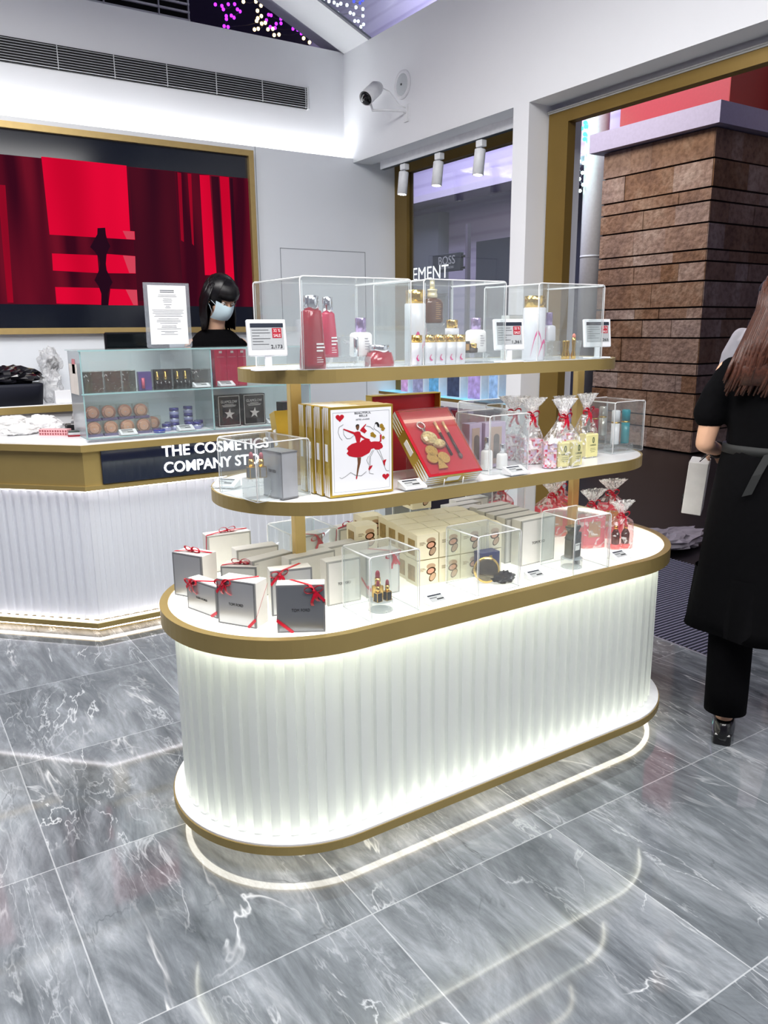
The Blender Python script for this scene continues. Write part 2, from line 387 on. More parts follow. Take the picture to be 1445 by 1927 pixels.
# ------------------------------------------------------------ floor, walls
f = MB(); f.bx(-4, 3.12, -3.2, 5.6, -.05, 0); f.bx(3.12, 5.2, -3.2, 2.04, -.05, 0)
struct(f.build('floor', MARBLE))
XF, YB = 3.07, 5.12
mb = MB(); mb.bx(-4, 3.42, YB, YB+.06, 0, 2.668); struct(mb.build('wall_back', WALLW))
mb = MB(); mb.bx(-4, XF, 5.235, 5.32, 2.60, 3.372); struct(mb.build('wall_back_upper', WHITE))
mb = MB(); mb.bx(-4, 3.42, 5.30, 5.6, 0, 2.6); struct(mb.build('wall_back_core', WHITE))
mb = MB()
for x0, x1, z0, z1 in ((2.477, 2.482, 0, 2.043), (3.155, 3.16, 0, 2.043), (2.477, 3.16, 2.04, 2.045), (2.322, 2.326, 0, 2.668)): mb.bx(x0, x1, YB-.0015, YB, z0, z1)
struct(mb.build('trim_1', SEAM))
# cove light slot behind the top of the lower wall
mb = MB(); mb.bx(-3.9, XF-.02, YB+.066, YB+.085, 2.60, 2.66); tag(mb.build('cove_light_strip', glow('led_cove', 'ffffff', 30)), 'hidden white cove light strip running above the red screen', 'light strip')
mb = MB(); mb.bx(-.75, .80, YB-.03, YB+.0, 2.74, 2.76);
# side wall: fascia beam, soffit, window wall, column, door surround
mb = MB(); mb.bx(XF, 3.22, 1.0, 5.32, 2.64, 3.36); mb.bx(3.22, 3.6, 1.0, 5.32, 2.66, 3.36); struct(mb.build('wall_right_fascia', WHITE))
mb = MB(); mb.bx(XF, 3.22, -3.2, 1.0, 0, 3.36); struct(mb.build('wall_right', WHITE))
mb = MB(); mb.bx(XF, 3.22, 3.335, 3.455, 0, 2.64); mb.bx(3.22, 3.46, 3.335, 3.46, 0, 2.66); struct(mb.build('wall_right_column', WHITE))
mb = MB(); mb.bx(3.22, 3.27, 3.325, 3.335, 0, 2.6); struct(mb.build('trim_2', mat('trim_white', 'dfe1e2', .4)))
mb = MB(); mb.bx(3.2, 3.5, 3.46, 5.12, 0, 1.02); struct(mb.build('wall_right_under_window', WHITE))
def frame(name, x0, x1, parts, m):
    mb = MB()
    for y0, y1, z0, z1 in parts: mb.bx(x0, x1, y0, y1, z0, z1)
    return struct(mb.build(name, m))
wf = frame('window_1', 3.42, 3.48, [(4.965, 5.12, 1.04, 2.66), (3.46, 4.965, 2.585, 2.66), (3.46, 3.50, 1.04, 2.585)], GOLDF)
mb = MB(); mb.bx(3.445, 3.455, 3.5, 4.965, 1.04, 2.585); g_ = mb.build('window_pane', GLASS, wf)
df = frame('door_1', 3.205, 3.26, [(3.185, 3.325, 0, 2.592), (1.0, 3.185, 2.535, 2.592), (1.0, 1.1, 0, 2.535)], GOLDF)
mb = MB(); mb.bx(3.2, 3.28, 1.0, 3.33, 2.592, 2.60); mb.bx(3.195, 3.205, 1.0, 3.33, 2.60, 2.606); struct(mb.build('trim_3', mat('trim_grey', 'a9a9a6', .5)))
# gable: sloped roof rafter and glazed roof
sl = .43
def zr(x): return 3.36+sl*(XF-x)
mb = MB(); prof = [(3.22, zr(3.22)), (-1, zr(-1)), (-1, zr(-1)+.03), (3.22, zr(3.22)+.03)]
mb.extr([(x, 4.90, z) for x, z in prof], (0, .32, 0)); struct(mb.build('ceiling_rafter', WHITE))
mb = MB(); mb.extr([(x, 5.222, z+.008) for x, z in prof], (0, .13, 0)); struct(mb.build('ceiling_rafter_outer', mat('rafter_grey', 'a9a9b8', .6)))
mb = MB(); mb.extr([(3.22, -1, zr(3.22)+.015), (-1, -1, zr(-1)+.015), (-1, -1, zr(-1)+.025), (3.22, -1, zr(3.22)+.025)], (0, 5.9, 0)); struct(mb.build('ceiling_glass', GLASS))
mb = MB(); mb.bx(-2.5, 2.108, 5.62, 5.66, 3.2, 4.6); mb.mi = 0
gr = thing('air_louver', 'black slatted air louver behind the gable opening, topmost of the two grilles', 'air vent', (0, 0, 0))
mb.build('backing', DARK, gr)
mb = MB()
for k in range(22): mb.bx(-2.5, 2.108, 5.585, 5.60, 3.40+k*.048, 3.412+k*.048)
for x in (2.10, 1.9, 1.55, 1.2, .85): mb.bx(x-.003, x+.003, 5.58, 5.60, 3.38, 4.4)
mb.build('slats', mat('slat_grey', 'c6c8cc', .5), gr)
mb = MB(); mb.bx(2.12, 3.75, 7.0, 7.05, 3.35, 6.5); tag(mb.build('night_backdrop', mat('night_violet', '2a2440', .9)), 'dark violet backdrop added for the night beyond the gable opening', 'wall')  # added sheet, its dark colour stands in for the night outside
# long air vent in the upper wall
v = thing('air_vent', 'long black slatted air vent in the white wall above the red screen', 'air vent', (0, 0, 0))
mb = MB(); mb.bx(-.9, 2.775, 5.222, 5.236, 2.972, 3.103); mb.build('backing', mat('vent_black', '0a0a0c', .7), v)
mb = MB()
for k in range(9): mb.bx(-.9, 2.775, 5.216, 5.222, 2.979+k*.0142, 2.9812+k*.0142)
for k in range(9): mb.bx(.2+k*.32-.002, .2+k*.32+.002, 5.215, 5.222, 2.975, 3.10)
mb.bx(2.771, 2.779, 5.202, 5.237, 2.968, 3.107)
mb.build('slats', mat('slat_pale', 'cfd1d4', .4), v)

# ------------------------------------------------------------ big screen
scr = thing('wall_screen', 'large wall screen with a gold frame showing abstract red panels and a dark silhouette', 'screen', (0, 0, 0))
mb = MB(); X0, X1, Z0, Z1 = -.9, 2.292, 1.487, 2.632
mb.bx(X0, X1, 5.075, 5.12, Z1-.035, Z1); mb.bx(X0, X1, 5.075, 5.12, Z0, Z0+.035); mb.bx(X1-.035, X1, 5.075, 5.12, Z0+.035, Z1-.035); mb.bx(X0, X0+.035, 5.075, 5.12, Z0+.035, Z1-.035)
mb.build('frame', mat('screen_gold', 'b59c66', .4, metal=.5), scr)
mb = MB(); mb.bx(X0+.03, X1-.03, 5.104, 5.119, Z0+.03, Z1-.03); mb.build('panel', mat('screen_black', '0b0f18', .12, emit=.35, ecol='121722'), scr)
def redgrad(name, c0, c1, s, sx=1.4):
    m = bpy.data.materials.new(name); m.use_nodes = True; nt = m.node_tree; nt.nodes.clear(); N = nt.nodes.new; L = nt.links.new
    o = N('ShaderNodeOutputMaterial'); e = N('ShaderNodeEmission'); e.inputs[1].default_value = s*.82; tc = N('ShaderNodeTexCoord'); mp = N('ShaderNodeMapping'); mp.inputs['Scale'].default_value = (sx, 1, .5)
    n = N('ShaderNodeTexNoise'); n.inputs['Scale'].default_value = 1.6; n.inputs['Detail'].default_value = 1
    r = N('ShaderNodeValToRGB'); r.color_ramp.elements[0].position = .35; r.color_ramp.elements[0].color = lin(c0); r.color_ramp.elements[1].position = .65; r.color_ramp.elements[1].color = lin(c1)
    L(tc.outputs['Object'], mp.inputs[0]); L(mp.outputs[0], n.inputs['Vector']); L(n.outputs[0], r.inputs[0]); L(r.outputs[0], e.inputs[0]); L(e.outputs[0], o.inputs[0]); return m
pic = [redgrad('pic_dark', '3a0a1c', '6e1226', 1, 5), redgrad('pic_bright', 'c8062c', 'ee0a38', 1, 2), redgrad('pic_mid', '8e0b25', 'b00a28', 1, 9), redgrad('pic_shadow', '2b0c1c', '4a1020', 1, 3), redgrad('pic_fig', '1a0a18', '2a0d1e', 1), redgrad('pic_pink', 'd23a52', 'dc4a60', 1)]
mb = MB()
def poly(pts, mi, d): mb.mi = mi; mb.extr([(x, 5.103-d, z) for x, z in pts], (0, .0006, 0))
poly([(-.87, 2.458), (2.262, 2.464), (2.262, 1.652), (-.87, 1.662)], 0, 0)
poly([(1.486, 2.458), (1.768, 2.463), (1.774, 1.686), (1.48, 1.683)], 3, .001)
poly([(-.2, 2.45), (.35, 2.45), (.3, 1.7), (-.1, 1.7)], 1, .001)
poly([(.995, 2.47), (1.473, 2.467), (1.465, 2.095), (1.492, 2.094), (1.491, 2.045), (.998, 2.049)], 1, .002)
for p in ([(1.001, 1.945), (1.258, 1.945), (1.258, 1.842), (.997, 1.849)], [(1.313, 1.955), (1.484, 1.949), (1.479, 1.846), (1.295, 1.843)], [(1.0, 1.756), (1.263, 1.756), (1.258, 1.657), (.999, 1.662)], [(1.318, 1.752), (1.479, 1.749), (1.478, 1.655), (1.298, 1.655)]): poly(p, 1, .002)
for p in ([(1.42, 2.093), (1.49, 2.093), (1.489, 2.047), (1.44, 2.047)], [(1.41, 1.95), (1.484, 1.948), (1.479, 1.848), (1.44, 1.848)], [(1.41, 1.75), (1.478, 1.749), (1.477, 1.657), (1.45, 1.657)]): poly(p, 5, .0027)
for p in ([(1.785, 2.459), (1.809, 2.456), (1.799, 2.047), (1.781, 2.057)], [(1.85, 2.457), (1.874, 2.457), (1.864, 2.028), (1.852, 2.039)], [(.75, 2.3), (.79, 2.3), (.765, 1.665), (.733, 1.665)]): poly(p, 2, .002)
for p in ([(1.928, 2.456), (1.994, 2.459), (2.005, 1.852), (1.926, 1.849)], [(2.062, 2.46), (2.124, 2.459), (2.128, 1.655), (2.067, 1.654)]): poly(p, 1, .002)
for p in ([(2.005, 2.455), (2.055, 2.455), (2.06, 1.66), (2.01, 1.66)], [(2.13, 2.455), (2.15, 2.455), (2.15, 1.66), (2.134, 1.66)]): poly(p, 3, .002)
# silhouette with a smooth outline
fl = [(1.272, 2.1), (1.268, 2.065), (1.245, 2.03), (1.22, 1.99), (1.245, 1.965), (1.265, 1.93), (1.27, 1.895), (1.255, 1.85), (1.228, 1.80), (1.250, 1.765), (1.262, 1.72), (1.255, 1.655)]
frr = [(1.298, 1.655), (1.3, 1.72), (1.315, 1.76), (1.334, 1.79), (1.318, 1.83), (1.305, 1.86), (1.303, 1.9), (1.308, 1.94), (1.32, 1.97), (1.339, 2.0), (1.325, 2.03), (1.318, 2.065), (1.317, 2.105)]
poly(fl+frr, 4, .0034)
mb.build('screen_image', pic, scr)

# ------------------------------------------------------------ security camera, ceiling speaker, spotlights
sp_ = thing('wall_speaker', 'round flush white speaker on the fascia right of the security camera', 'speaker', (XF, 4.495, 2.995))
AX = Matrix.Rotation(-pi/2, 3, 'Y')
mb = MB(); mb.lathe([(.001, .009), (.062, .009), (.066, .012), (.082, .010), (.085, 0)], (0, 0, 0), 40, axis=AX); mb.build('rim', mat('speaker_white', 'e2e3e6', .5), sp_)
mb = MB(); mb.lathe([(.001, .014), (.06, .011), (.064, .009)], (0, 0, 0), 40, axis=AX); mb.build('grille', mat('speaker_grille', 'c4c9cc', .6, var=.12, scale=400), sp_)
mb = MB(); mb.lathe([(.001, .018), (.006, .017), (.007, .012)], (0, 0, 0), 16, axis=AX); mb.build('badge', BLACK, sp_)
sc = thing('security_camera', 'white bullet security camera on a bent bracket near the wall corner', 'security camera', (XF, 4.45, 2.76))
d = Vector((-.47, -.19, -.36)).normalized()
AB = d.to_track_quat('Z', 'Y').to_matrix()
c0 = Vector((-.20, .10, .17))
mb = MB(); mb.lathe([(.001, -.1), (.03, -.098), (.036, -.09), (.038, .05), (.040, .06)], c0, 28, axis=AB)
mb.lathe([(.044, -.06), (.045, .08), (.043, .081), (.042, -.06)], c0+Vector((0, 0, .004)), 28, axis=AB); mb.build('housing', mat('camera_white', 'e8eaec', .4), sc)
mb = MB(); mb.lathe([(.038, .055), (.038, .074), (.034, .08), (.001, .08)], c0, 28, axis=AB); mb.lathe([(.016, .08), (.014, .086), (.001, .086)], c0, 20, axis=AB); mb.build('lens_face', mat('lens_black', '101114', .1), sc)
mb = MB(); mb.tube([c0+Vector((.0, .03, -.035)), c0+Vector((.02, .02, -.09)), (-.12, .05, .075), (-.03, 0, .07), (0, 0, .06)], .008, 10); mb.tube([c0+Vector((0, .03, -.03)), c0+Vector((0, .03, -.06))], .014, 12); mb.bx(-.012, 0, -.025, .025, .01, .11); mb.build('bracket', mat('camera_white', 'e8eaec', .4), sc)
mb = MB(); mb.tube([c0-d*.1, c0-d*.12+Vector((.03, 0, -.02)), (-.07, .1, .2), (-.04, .03, .11), (-.01, 0, .09)], .0035, 8); mb.build('cable', mat('camera_white', 'e8eaec', .4), sc)
tr = thing('light_track', 'white ceiling light track above the window', 'light track', (3.22, 0, 0))
mb = MB(); mb.bx(-.02, .02, 3.46, 4.97, 2.585, 2.64); mb.build('rail', mat('track_white', 'eef1f4', .35), tr)
mb = MB(); mb.bx(-.012, .012, 3.465, 4.965, 2.582, 2.5855); mb.build('slot', mat('track_slot', '1c3038', .4), tr)
sp0 = None
for i, (y, lab) in enumerate(((4.70, 'white cylinder spotlight on the track, nearest the wall corner'), (4.31, 'white cylinder spotlight, middle of the three on the track'), (3.90, 'white cylinder spotlight on the track, nearest the white column'))):
    if sp0 is None:
        sp0 = thing('spotlight', lab, 'spotlight', (3.22, y, 2.582), 0, 'track spotlights')
        mb = MB(); mb.bx(-.02, .02, -.028, .028, -.042, -.004, .003); mb.cyl(0, 0, -.06, -.04, .006, 10); mb.build('adapter', mat('track_white', 'eef1f4', .35), sp0)
        mb = MB(); mb.T = Matrix.Rotation(radians(6), 4, 'Y'); mb.lathe([(.001, -.055), (.031, -.055), (.033, -.06), (.033, -.2), (.030, -.2), (.028, -.192), (.001, -.192)], (0, 0, 0), 28); mb.build('can', mat('track_white', 'eef1f4', .35), sp0)
        mb = MB(); mb.T = Matrix.Rotation(radians(6), 4, 'Y'); mb.lathe([(.001, -.195), (.026, -.195), (.026, -.1935), (.001, -.1935)], (0, 0, 0), 24); mb.build('lamp', glow('spot_glow', 'fff6ea', 25), sp0)
    else: dup(sp0, (3.22, y, 2.582), 0, lab)
# ------------------------------------------------------------ outside the shop
mb = MB(); mb.bx(3.12, 16, 2.04, 20, -.08, -.012); mb.bx(5.2, 16, -4, 2.04, -.08, -.012); struct(mb.build('ground_outside', mat('dark_paving', '0d0a0e', .35, var=.3, scale=2)))
dm = thing('door_mat', 'grey ribbed metal entrance mat sunk in the doorway floor', 'mat', (0, 0, 0))
mb = MB(); mb.bx(3.12, 4.33, 2.04, 3.33, -.012, -.004); mb.build('base', mat('mat_dark', '1b1c26', .7), dm)
mb = MB()
for k in range(52): y = 2.052+k*.0246; mb.bx(3.13, 4.32, y, y+.0085, -.004, .002)
mb.build('ribs', mat('mat_rib', '8d8fa6', .35, metal=.4), dm)
mb = MB(); mb.bx(3.112, 3.122, 2.03, 3.33, -.01, .003); mb.bx(3.112, 4.33, 2.03, 2.04, -.01, .003); mb.build('rim', mat('mat_rim', 'b6b8c2', .3, metal=.6), dm)
# stone pier
pr = thing('stone_pier', 'brown sandstone pier with uneven courses and a pale cornice outside the doorway', 'pillar', (8.24, 5.93, 0))
zs = [0, .264, .414, .711, .925, 1.064, 1.363, 1.582, 1.717, 2.012, 2.229, 2.36, 2.651, 2.883, 3.026, 3.329, 3.65]
mb = MB(); rnd = random.Random(3)
for k in range(len(zs)-1):
    z0, z1 = zs[k]+.011, zs[k+1]-.009
    y = 0
    while y < 1.6:
        w = rnd.uniform(.35, .75) if k % 3 else rnd.uniform(.25, .5); y1 = min(y+w, 1.6)
        if 1.6-y1 < .12: y1 = 1.6
        o = rnd.uniform(0, .012)
        mb.bx(-o, .3, y+.0015, y1-.0015, z0, z1); y = y1
    x = .3 if k % 2 else .0
    if k % 2: mb.bx(-.004, .3, -.008, .2, z0, z1)
    x = 0
    while x < 1.3:
        w = rnd.uniform(.25, .7); x1 = min(x+w, 1.3)
        if 1.3-x1 < .12: x1 = 1.3
        mb.bx(x+.0015, x1-.0015, -rnd.uniform(.003, .014), .3, z0, z1); x = x1
mb.build('stones', STONE, pr)
mb = MB(); mb.bx(.02, 1.28, .02, 1.58, 0, 3.64); mb.build('core', mat('mortar', '2b2019', .9), pr)
mb = MB(); mb.bx(-.12, 1.5, -.12, 1.75, 3.655, 3.88); mb.build('cornice', mat('cornice_paint', 'b7b5cc', .7, bump=.1), pr)
rb = thing('red_panel_box', 'red box panel standing above the cornice of the stone pier', 'panel', (8.8, 6.2, 3.88))
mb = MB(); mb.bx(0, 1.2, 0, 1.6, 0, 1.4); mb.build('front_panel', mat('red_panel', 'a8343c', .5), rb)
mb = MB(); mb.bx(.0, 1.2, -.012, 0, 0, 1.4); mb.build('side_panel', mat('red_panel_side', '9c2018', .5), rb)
mb = MB(); mb.bx(9.76, 11, 4.2, 5.98, 3.4, 6.6); tag(mb.build('white_upper_wall', mat('upper_white', 'd6cfd2', .8)), 'pale upper wall block right of the red panel', 'wall')
# column, pipes
mb = MB(); mb.cyl(8.9, 8.28, 0, 6, .16, 40); mb.lathe([(.163, 2.46), (.163, 2.49)], (8.9, 8.28, 0), 40); tag(mb.build('round_column', mat('column_paint', 'c9d0d6', .5)), 'round pale column left of the stone pier', 'column')
mb = MB(); mb.cyl(8.75, 8.62, 0, 6, .075, 24); tag(mb.build('drain_pipe', mat('pipe_grey', 'a7a9bb', .5)), 'slim grey drain pipe left of the round column', 'pipe')
mb = MB(); mb.cyl(8.72, 8.45, 0, 4.4, .018, 12); mb.bx(8.70, 8.74, 8.43, 8.47, 1.9, 1.93); tag(mb.build('conduit', mat('conduit_grey', '70757c', .5)), 'thin conduit between the drain pipe and the round column', 'pipe')
# facade
fc = thing('arcade_building', 'lavender arcade building seen through the shop window', 'building', (9.5, 0, 0))
mb = MB(); mb.bx(0, .5, 8.0, 24, 0, 11); mb.build('wall', LAV, fc)
mb = MB(); mb.bx(-.05, .02, 10.2, 11.53, .2, 3.0); mb.bx(-.03, .02, 8.8, 9.6, .3, 3.6); mb.build('dark_opening', mat('opening', '3a3e4c', .3), fc)
mb = MB(); mb.bx(-.25, .02, 12.4, 17, 2.15, 3.6); mb.build('grey_canopy', mat('canopy_grey', '71757f', .5), fc)
mb = MB(); mb.bx(-.06, .02, 12.4, 17, .2, 2.1); mb.build('dark_shopfront', mat('shopfront', '4a4f5c', .25), fc)
mb = MB(); mb.bx(-.6, .02, 8.0, 17, 3.75, 3.86); mb.build('ledge', mat('ledge_lav', 'cfc7e0', .7), fc)
bs = thing('hanging_sign', 'dark rectangular BOSS sign hanging outside the window', 'sign', (7.5, 9.8, 2.45))
mb = MB(); mb.bx(-.03, .03, -.33, .36, -.125, .13, .006); mb.build('board', mat('sign_board', '3a3f4b', .4), bs)
SIGNT = mat('sign_letters', 'b9bcc4', .5, emit=.15)
text('BOSS', .17, SIGNT, bs, (-.034, .0, .03), (0, -1, 0), (0, 0, 1), width=.40)
text('HUGO BOSS', .045, SIGNT, bs, (-.034, 0, -.07), (0, -1, 0), (0, 0, 1), width=.34)
mb = MB(); mb.tube([(0, -.33, .07), (0, -.44, .07)], .018); mb.build('bracket', BLACK, bs)
mb = MB(); mb.tube([(0, -.33, -.09), (0, -.44, -.09)], .018); mb.build('bracket', BLACK, bs)
mb = MB(); mb.bx(-.03, .03, -.49, -.44, -2.46, .5); mb.build('pole', mat('sign_pole', '77728a', .6), bs)
sg = thing('lit_shop_sign', 'white lit block letters low in the window behind the clear display case', 'sign', (7.0, 9.58, 2.27))
NEON = glow('neon_white', 'ffffff', 1.6)
text('EMENT', .26, NEON, sg, (0, 0, 0), (0, -1, 0), (0, 0, 1), width=.86)
mb = MB(); mb.bx(.0, .03, -.5, .5, -.13, -.105); mb.bx(.0, .03, -.49, -.46, -2.28, -.105); mb.bx(.0, .03, .46, .49, -2.28, -.105); mb.build('raceway', mat('sign_back', '5a5870', .5), sg)
# blue lit ledge in the window with picture boxes
lg = thing('window_display_ledge', 'pale blue glowing display ledge with a gold edge under the window', 'display ledge', (0, 0, 0))
mb = MB(); mb.bx(3.262, 3.27, 3.46, 5.115, 1.018, 1.04); mb.build('edge', GOLDF, lg)
mb = MB(); mb.bx(3.27, 3.44, 3.46, 5.115, 1.022, 1.042); mb.build('lit_top', mat('blue_glow', '9fdcf5', .3, emit=.55, ecol='6cc8f0'), lg)
pcs = [('pink', 'c79ccf', 4.83, .10), ('grey and lilac', '8f90b4', 4.66, .14), ('deep blue', '5c9fcc', 4.47, .13), ('black and blue swirl', '35405e', 4.25, .15), ('mauve', 'a795cf', 4.03, .14), ('ice blue', '8fb2e0', 3.84, .10), ('dark swirl', '3b4a6e', 3.68, .09)]
for i, (nm, hx, y, w) in enumerate(pcs):
    t = thing('picture_light_box', '%s picture box standing on the blue lit window ledge' % nm, 'picture box', (3.35, y, 1.042), 0, 'picture boxes on the window ledge')
    mb = MB(); mb.bx(-.045, .045, -w/2, w/2, 0, .19, .003); mb.build('frame', mat('acr_frame', 'd9e4ee', .15), t)
    m_ = mat('pic_%d' % i, hx, .2, var=.45, scale=22, emit=.25)
    mb = MB(); mb.bx(-.047, -.045, -w/2+.01, w/2-.01, .01, .18); mb.build('picture', m_, t)
for i, (hx, y, nm) in enumerate((('4a2440', 4.05, 'plum'), ('6b1522', 3.86, 'dark red'), ('3c2038', 4.25, 'dark purple'), ('7d1c24', 3.68, 'brick red'))):
    mb = MB(); mb.bx(0, .12, -.08, .08, 0, .20, .003); o = mb.build('gift_carton', mat('lowbox%d' % i, hx, .4), loc=(3.05, y, .80)); tag(o, '%s carton on the low shelf under the window ledge' % nm, 'box', 'cartons under the window ledge')
mb = MB(); mb.bx(3.02, 3.198, 3.5, 5.1, 0, .80); tag(mb.build('low_shelf_unit', mat('dark_unit', '2a2630', .4)), 'dark low shelf unit under the window ledge', 'shelf')

# ------------------------------------------------------------ string lights
def string(name, label, pts, m, r, cm):
    t = thing(name, label, 'string lights', (0, 0, 0)); mb = MB(); p = [Vector(q) for q in pts]; path = []
    for a, b in zip(p[:-1], p[1:]): path += [a, (a+b)/2+Vector((0, 0, -.01))]
    mb.tube(path+[p[-1]], .003, 5); mb.build('cable', cm, t)
    for q in pts:
        b = MB(); b.sphere((0, 0, 0), r, 8); b.build('bulb', m, t, loc=q)
PU = [(2.46, 6.0, 3.79), (2.51, 6.0, 3.79), (2.56, 6.0, 3.81), (2.52, 6.0, 3.77), (2.61, 6.0, 3.82), (2.63, 6.0, 3.79), (2.65, 6.0, 3.78), (2.58, 6.0, 3.74), (2.6, 6.0, 3.73), (2.54, 6.0, 3.73), (2.54, 6.0, 3.71), (2.52, 6.0, 3.66), (2.55, 6.0, 3.66), (2.86, 6.0, 3.76), (2.88, 6.0, 3.8), (2.9, 6.0, 3.8), (2.98, 6.0, 3.79), (2.98, 6.0, 3.76), (2.94, 6.0, 3.75), (2.89, 6.0, 3.72), (2.93, 6.0, 3.72), (3.08, 6.0, 3.74), (3.12, 6.0, 3.74), (3.15, 6.0, 3.72)]
WA = [(2.68, 6.0, 3.85), (2.78, 6.0, 3.87), (2.82, 6.0, 3.85), (2.79, 6.0, 3.81), (2.82, 6.0, 3.78), (2.79, 6.0, 3.76), (2.78, 6.0, 3.74), (2.82, 6.0, 3.73), (2.76, 6.0, 3.68), (2.79, 6.0, 3.69), (2.85, 6.0, 3.74), (2.87, 6.0, 3.7), (2.91, 6.0, 3.71), (2.92, 6.0, 3.67), (2.96, 6.0, 3.68), (3.17, 6.0, 3.73), (3.17, 6.0, 3.69), (3.22, 6.0, 3.67)]
WH = [(3.63, 6.54, 4.2), (3.64, 6.52, 4.2), (3.69, 6.51, 4.2), (3.74, 6.51, 4.2), (3.79, 6.54, 4.2), (3.8, 6.5, 4.2), (3.86, 6.5, 4.2), (3.95, 6.5, 4.2), (4.02, 6.5, 4.2), (4.1, 6.63, 4.2), (4.01, 6.64, 4.2), (3.97, 6.63, 4.2), (3.88, 6.69, 4.2), (3.84, 6.67, 4.2), (3.86, 6.75, 4.2), (3.7, 6.66, 4.2), (3.96, 6.76, 4.2), (4.08, 6.85, 4.2), (4.1, 6.77, 4.2), (4.13, 6.76, 4.2), (4.21, 6.8, 4.2), (4.22, 6.86, 4.2), (4.32, 6.98, 4.2)]
CO = [(3.96, 6.81, 4.2), (4.06, 6.87, 4.2)]; CB = [(3.87, 6.4, 4.2), (3.93, 6.4, 4.2), (3.92, 6.34, 4.2)]
GR = [(8.3, 7.94, 4.1), (8.3, 7.93, 4.05), (8.3, 8.0, 4.04), (8.3, 7.94, 3.96), (8.3, 7.94, 3.9), (8.3, 8.07, 3.94), (8.3, 8.11, 3.94), (8.3, 8.08, 3.89), (8.3, 8.13, 3.87)]
GW = [(8.3, 8.06, 3.8), (8.3, 7.94, 3.75), (8.3, 8.08, 3.72), (8.3, 8.01, 3.64), (8.3, 7.94, 3.61), (8.3, 8.03, 3.57), (8.3, 7.95, 3.49), (8.3, 8.0, 3.42), (8.3, 7.93, 3.34), (8.3, 7.98, 3.27)]
CBL = mat('cable_dark', '3a3340', .6); CBW = mat('cable_pale', '9a9aa8', .6)
K_ = 8.72/8.3
GR = [(8.72, y*K_, 1.5+(z-1.5)*K_) for x, y, z in GR]; GW = [(8.72, y*K_, 1.5+(z-1.5)*K_) for x, y, z in GW]
string('fairy_lights', 'purple fairy lights strung beyond the gable opening', PU, glow('bulb_purple', 'a02bff', 3), .012, CBL)
string('fairy_lights', 'warm white fairy lights strung beyond the gable opening', WA, glow('bulb_warm', 'ffdf9a', 4), .013, CBL)
string('fairy_lights', 'white fairy lights above the glazed roof', WH, glow('bulb_white', 'f2fbff', 3), .014, CBW)
string('fairy_lights', 'two red fairy lights above the glazed roof', CO, glow('bulb_red', 'ff4a58', 2), .014, CBW)
string('fairy_lights', 'blue fairy lights above the glazed roof', CB, glow('bulb_blue', '3547ff', 2), .013, CBW)
string('fairy_lights', 'green fairy lights hanging at the round column, upper length', GR, glow('bulb_green', '3dffb0', 4), .028, CBW)
string('fairy_lights', 'white fairy lights hanging at the round column, lower length', GW, glow('bulb_ice', 'd8fff2', 4), .024, CBW)
pl = bpy.data.lights.new('green_string_glow', 'POINT'); pl.energy = 14; pl.color = (.2, 1, .65); pl.shadow_soft_size = .1
po = bpy.data.objects.new('green_string_glow', pl); po.location = (8.5, 8.4, 4.15); COL.objects.link(po)

# ------------------------------------------------------------ display island
IY = 2.115
XA, XB, RO = 1.025, 2.185, .40
ISL = thing('display_island', 'white fluted display island with gold bands, lit from inside, two shelves above it', 'display island', (0, 0, 0))
mb = MB(); ring(mb, stadium(XA, XB, IY, RO, 40), stadium(XA, XB, IY, RO-.024, 40), .655, .708); mb.build('top_band', GOLD, ISL)
mb = MB(); mb.prism(stadium(XA, XB, IY, RO-.024, 40), .672, .705); mb.build('lit_top', mat('lit_acrylic_top', 'fbfaf2', .18, emit=.55, ecol='fffdf0', var=0), ISL)
mb = MB(); ring(mb, stadium(XA, XB, IY, RO, 40), stadium(XA, XB, IY, RO-.1, 40), .066, .092); mb.build('base_band', GOLD, ISL)
mb = MB(); mb.prism(stadium(XA, XB, IY, RO-.004, 40), .090, .098); mb.prism(stadium(XA, XB, IY, RO-.09, 40), 0, .09); mb.build('plinth', mat('plinth_white', 'eceef2', .3), ISL)
mb = MB(); ring(mb, stadium(XA, XB, IY, RO-.028, 40), stadium(XA, XB, IY, RO-.045, 40), .058, .066); mb.build('floor_light_strip', LEDF, ISL)
mb = MB(); ring(mb, stadium(XA, XB, IY, RO-.022, 40), stadium(XA, XB, IY, RO-.030, 40), .652, .657); ring(mb, stadium(XA, XB, IY, RO-.068, 40), stadium(XA, XB, IY, RO-.080, 40), .660, .666); mb.build('upper_light_strip', glow('led_up', 'fbfbea', 6.0), ISL)
mb = MB(); ring(mb, stadium(XA, XB, IY, RO-.066, 40), stadium(XA, XB, IY, RO-.080, 40), .098, .106); mb.build('lower_light_strip', glow('led_lo', 'fbfbea', 5.0), ISL)
def flutes(outl, per, amp, inward):
    """outline (closed list of 2d points) -> pleated outline: every flute is a tilted slat"""
    P = [Vector(p) for p in outl]; n = len(P); seg = [(P[(i+1) % n]-P[i]) for i in range(n)]; L_ = [s.length for s in seg]; tot = sum(L_)
    k = round(tot/per); per = tot/k; out = []
    def at(s):
        s %= tot; i = 0
        while s > L_[i] and i < n-1: s -= L_[i]; i += 1
        t = seg[i].normalized(); return P[i]+t*s, Vector((t.y, -t.x))
    prof = [(0.0, 0), (.03, 1.0), (.48, .80), (.52, .0), (.90, -.15)]
    for j in range(k):
        for u, h in prof:
            p, nn = at((j+u)*per); out.append((p.x+nn.x*amp*h, p.y+nn.y*amp*h))
    return out
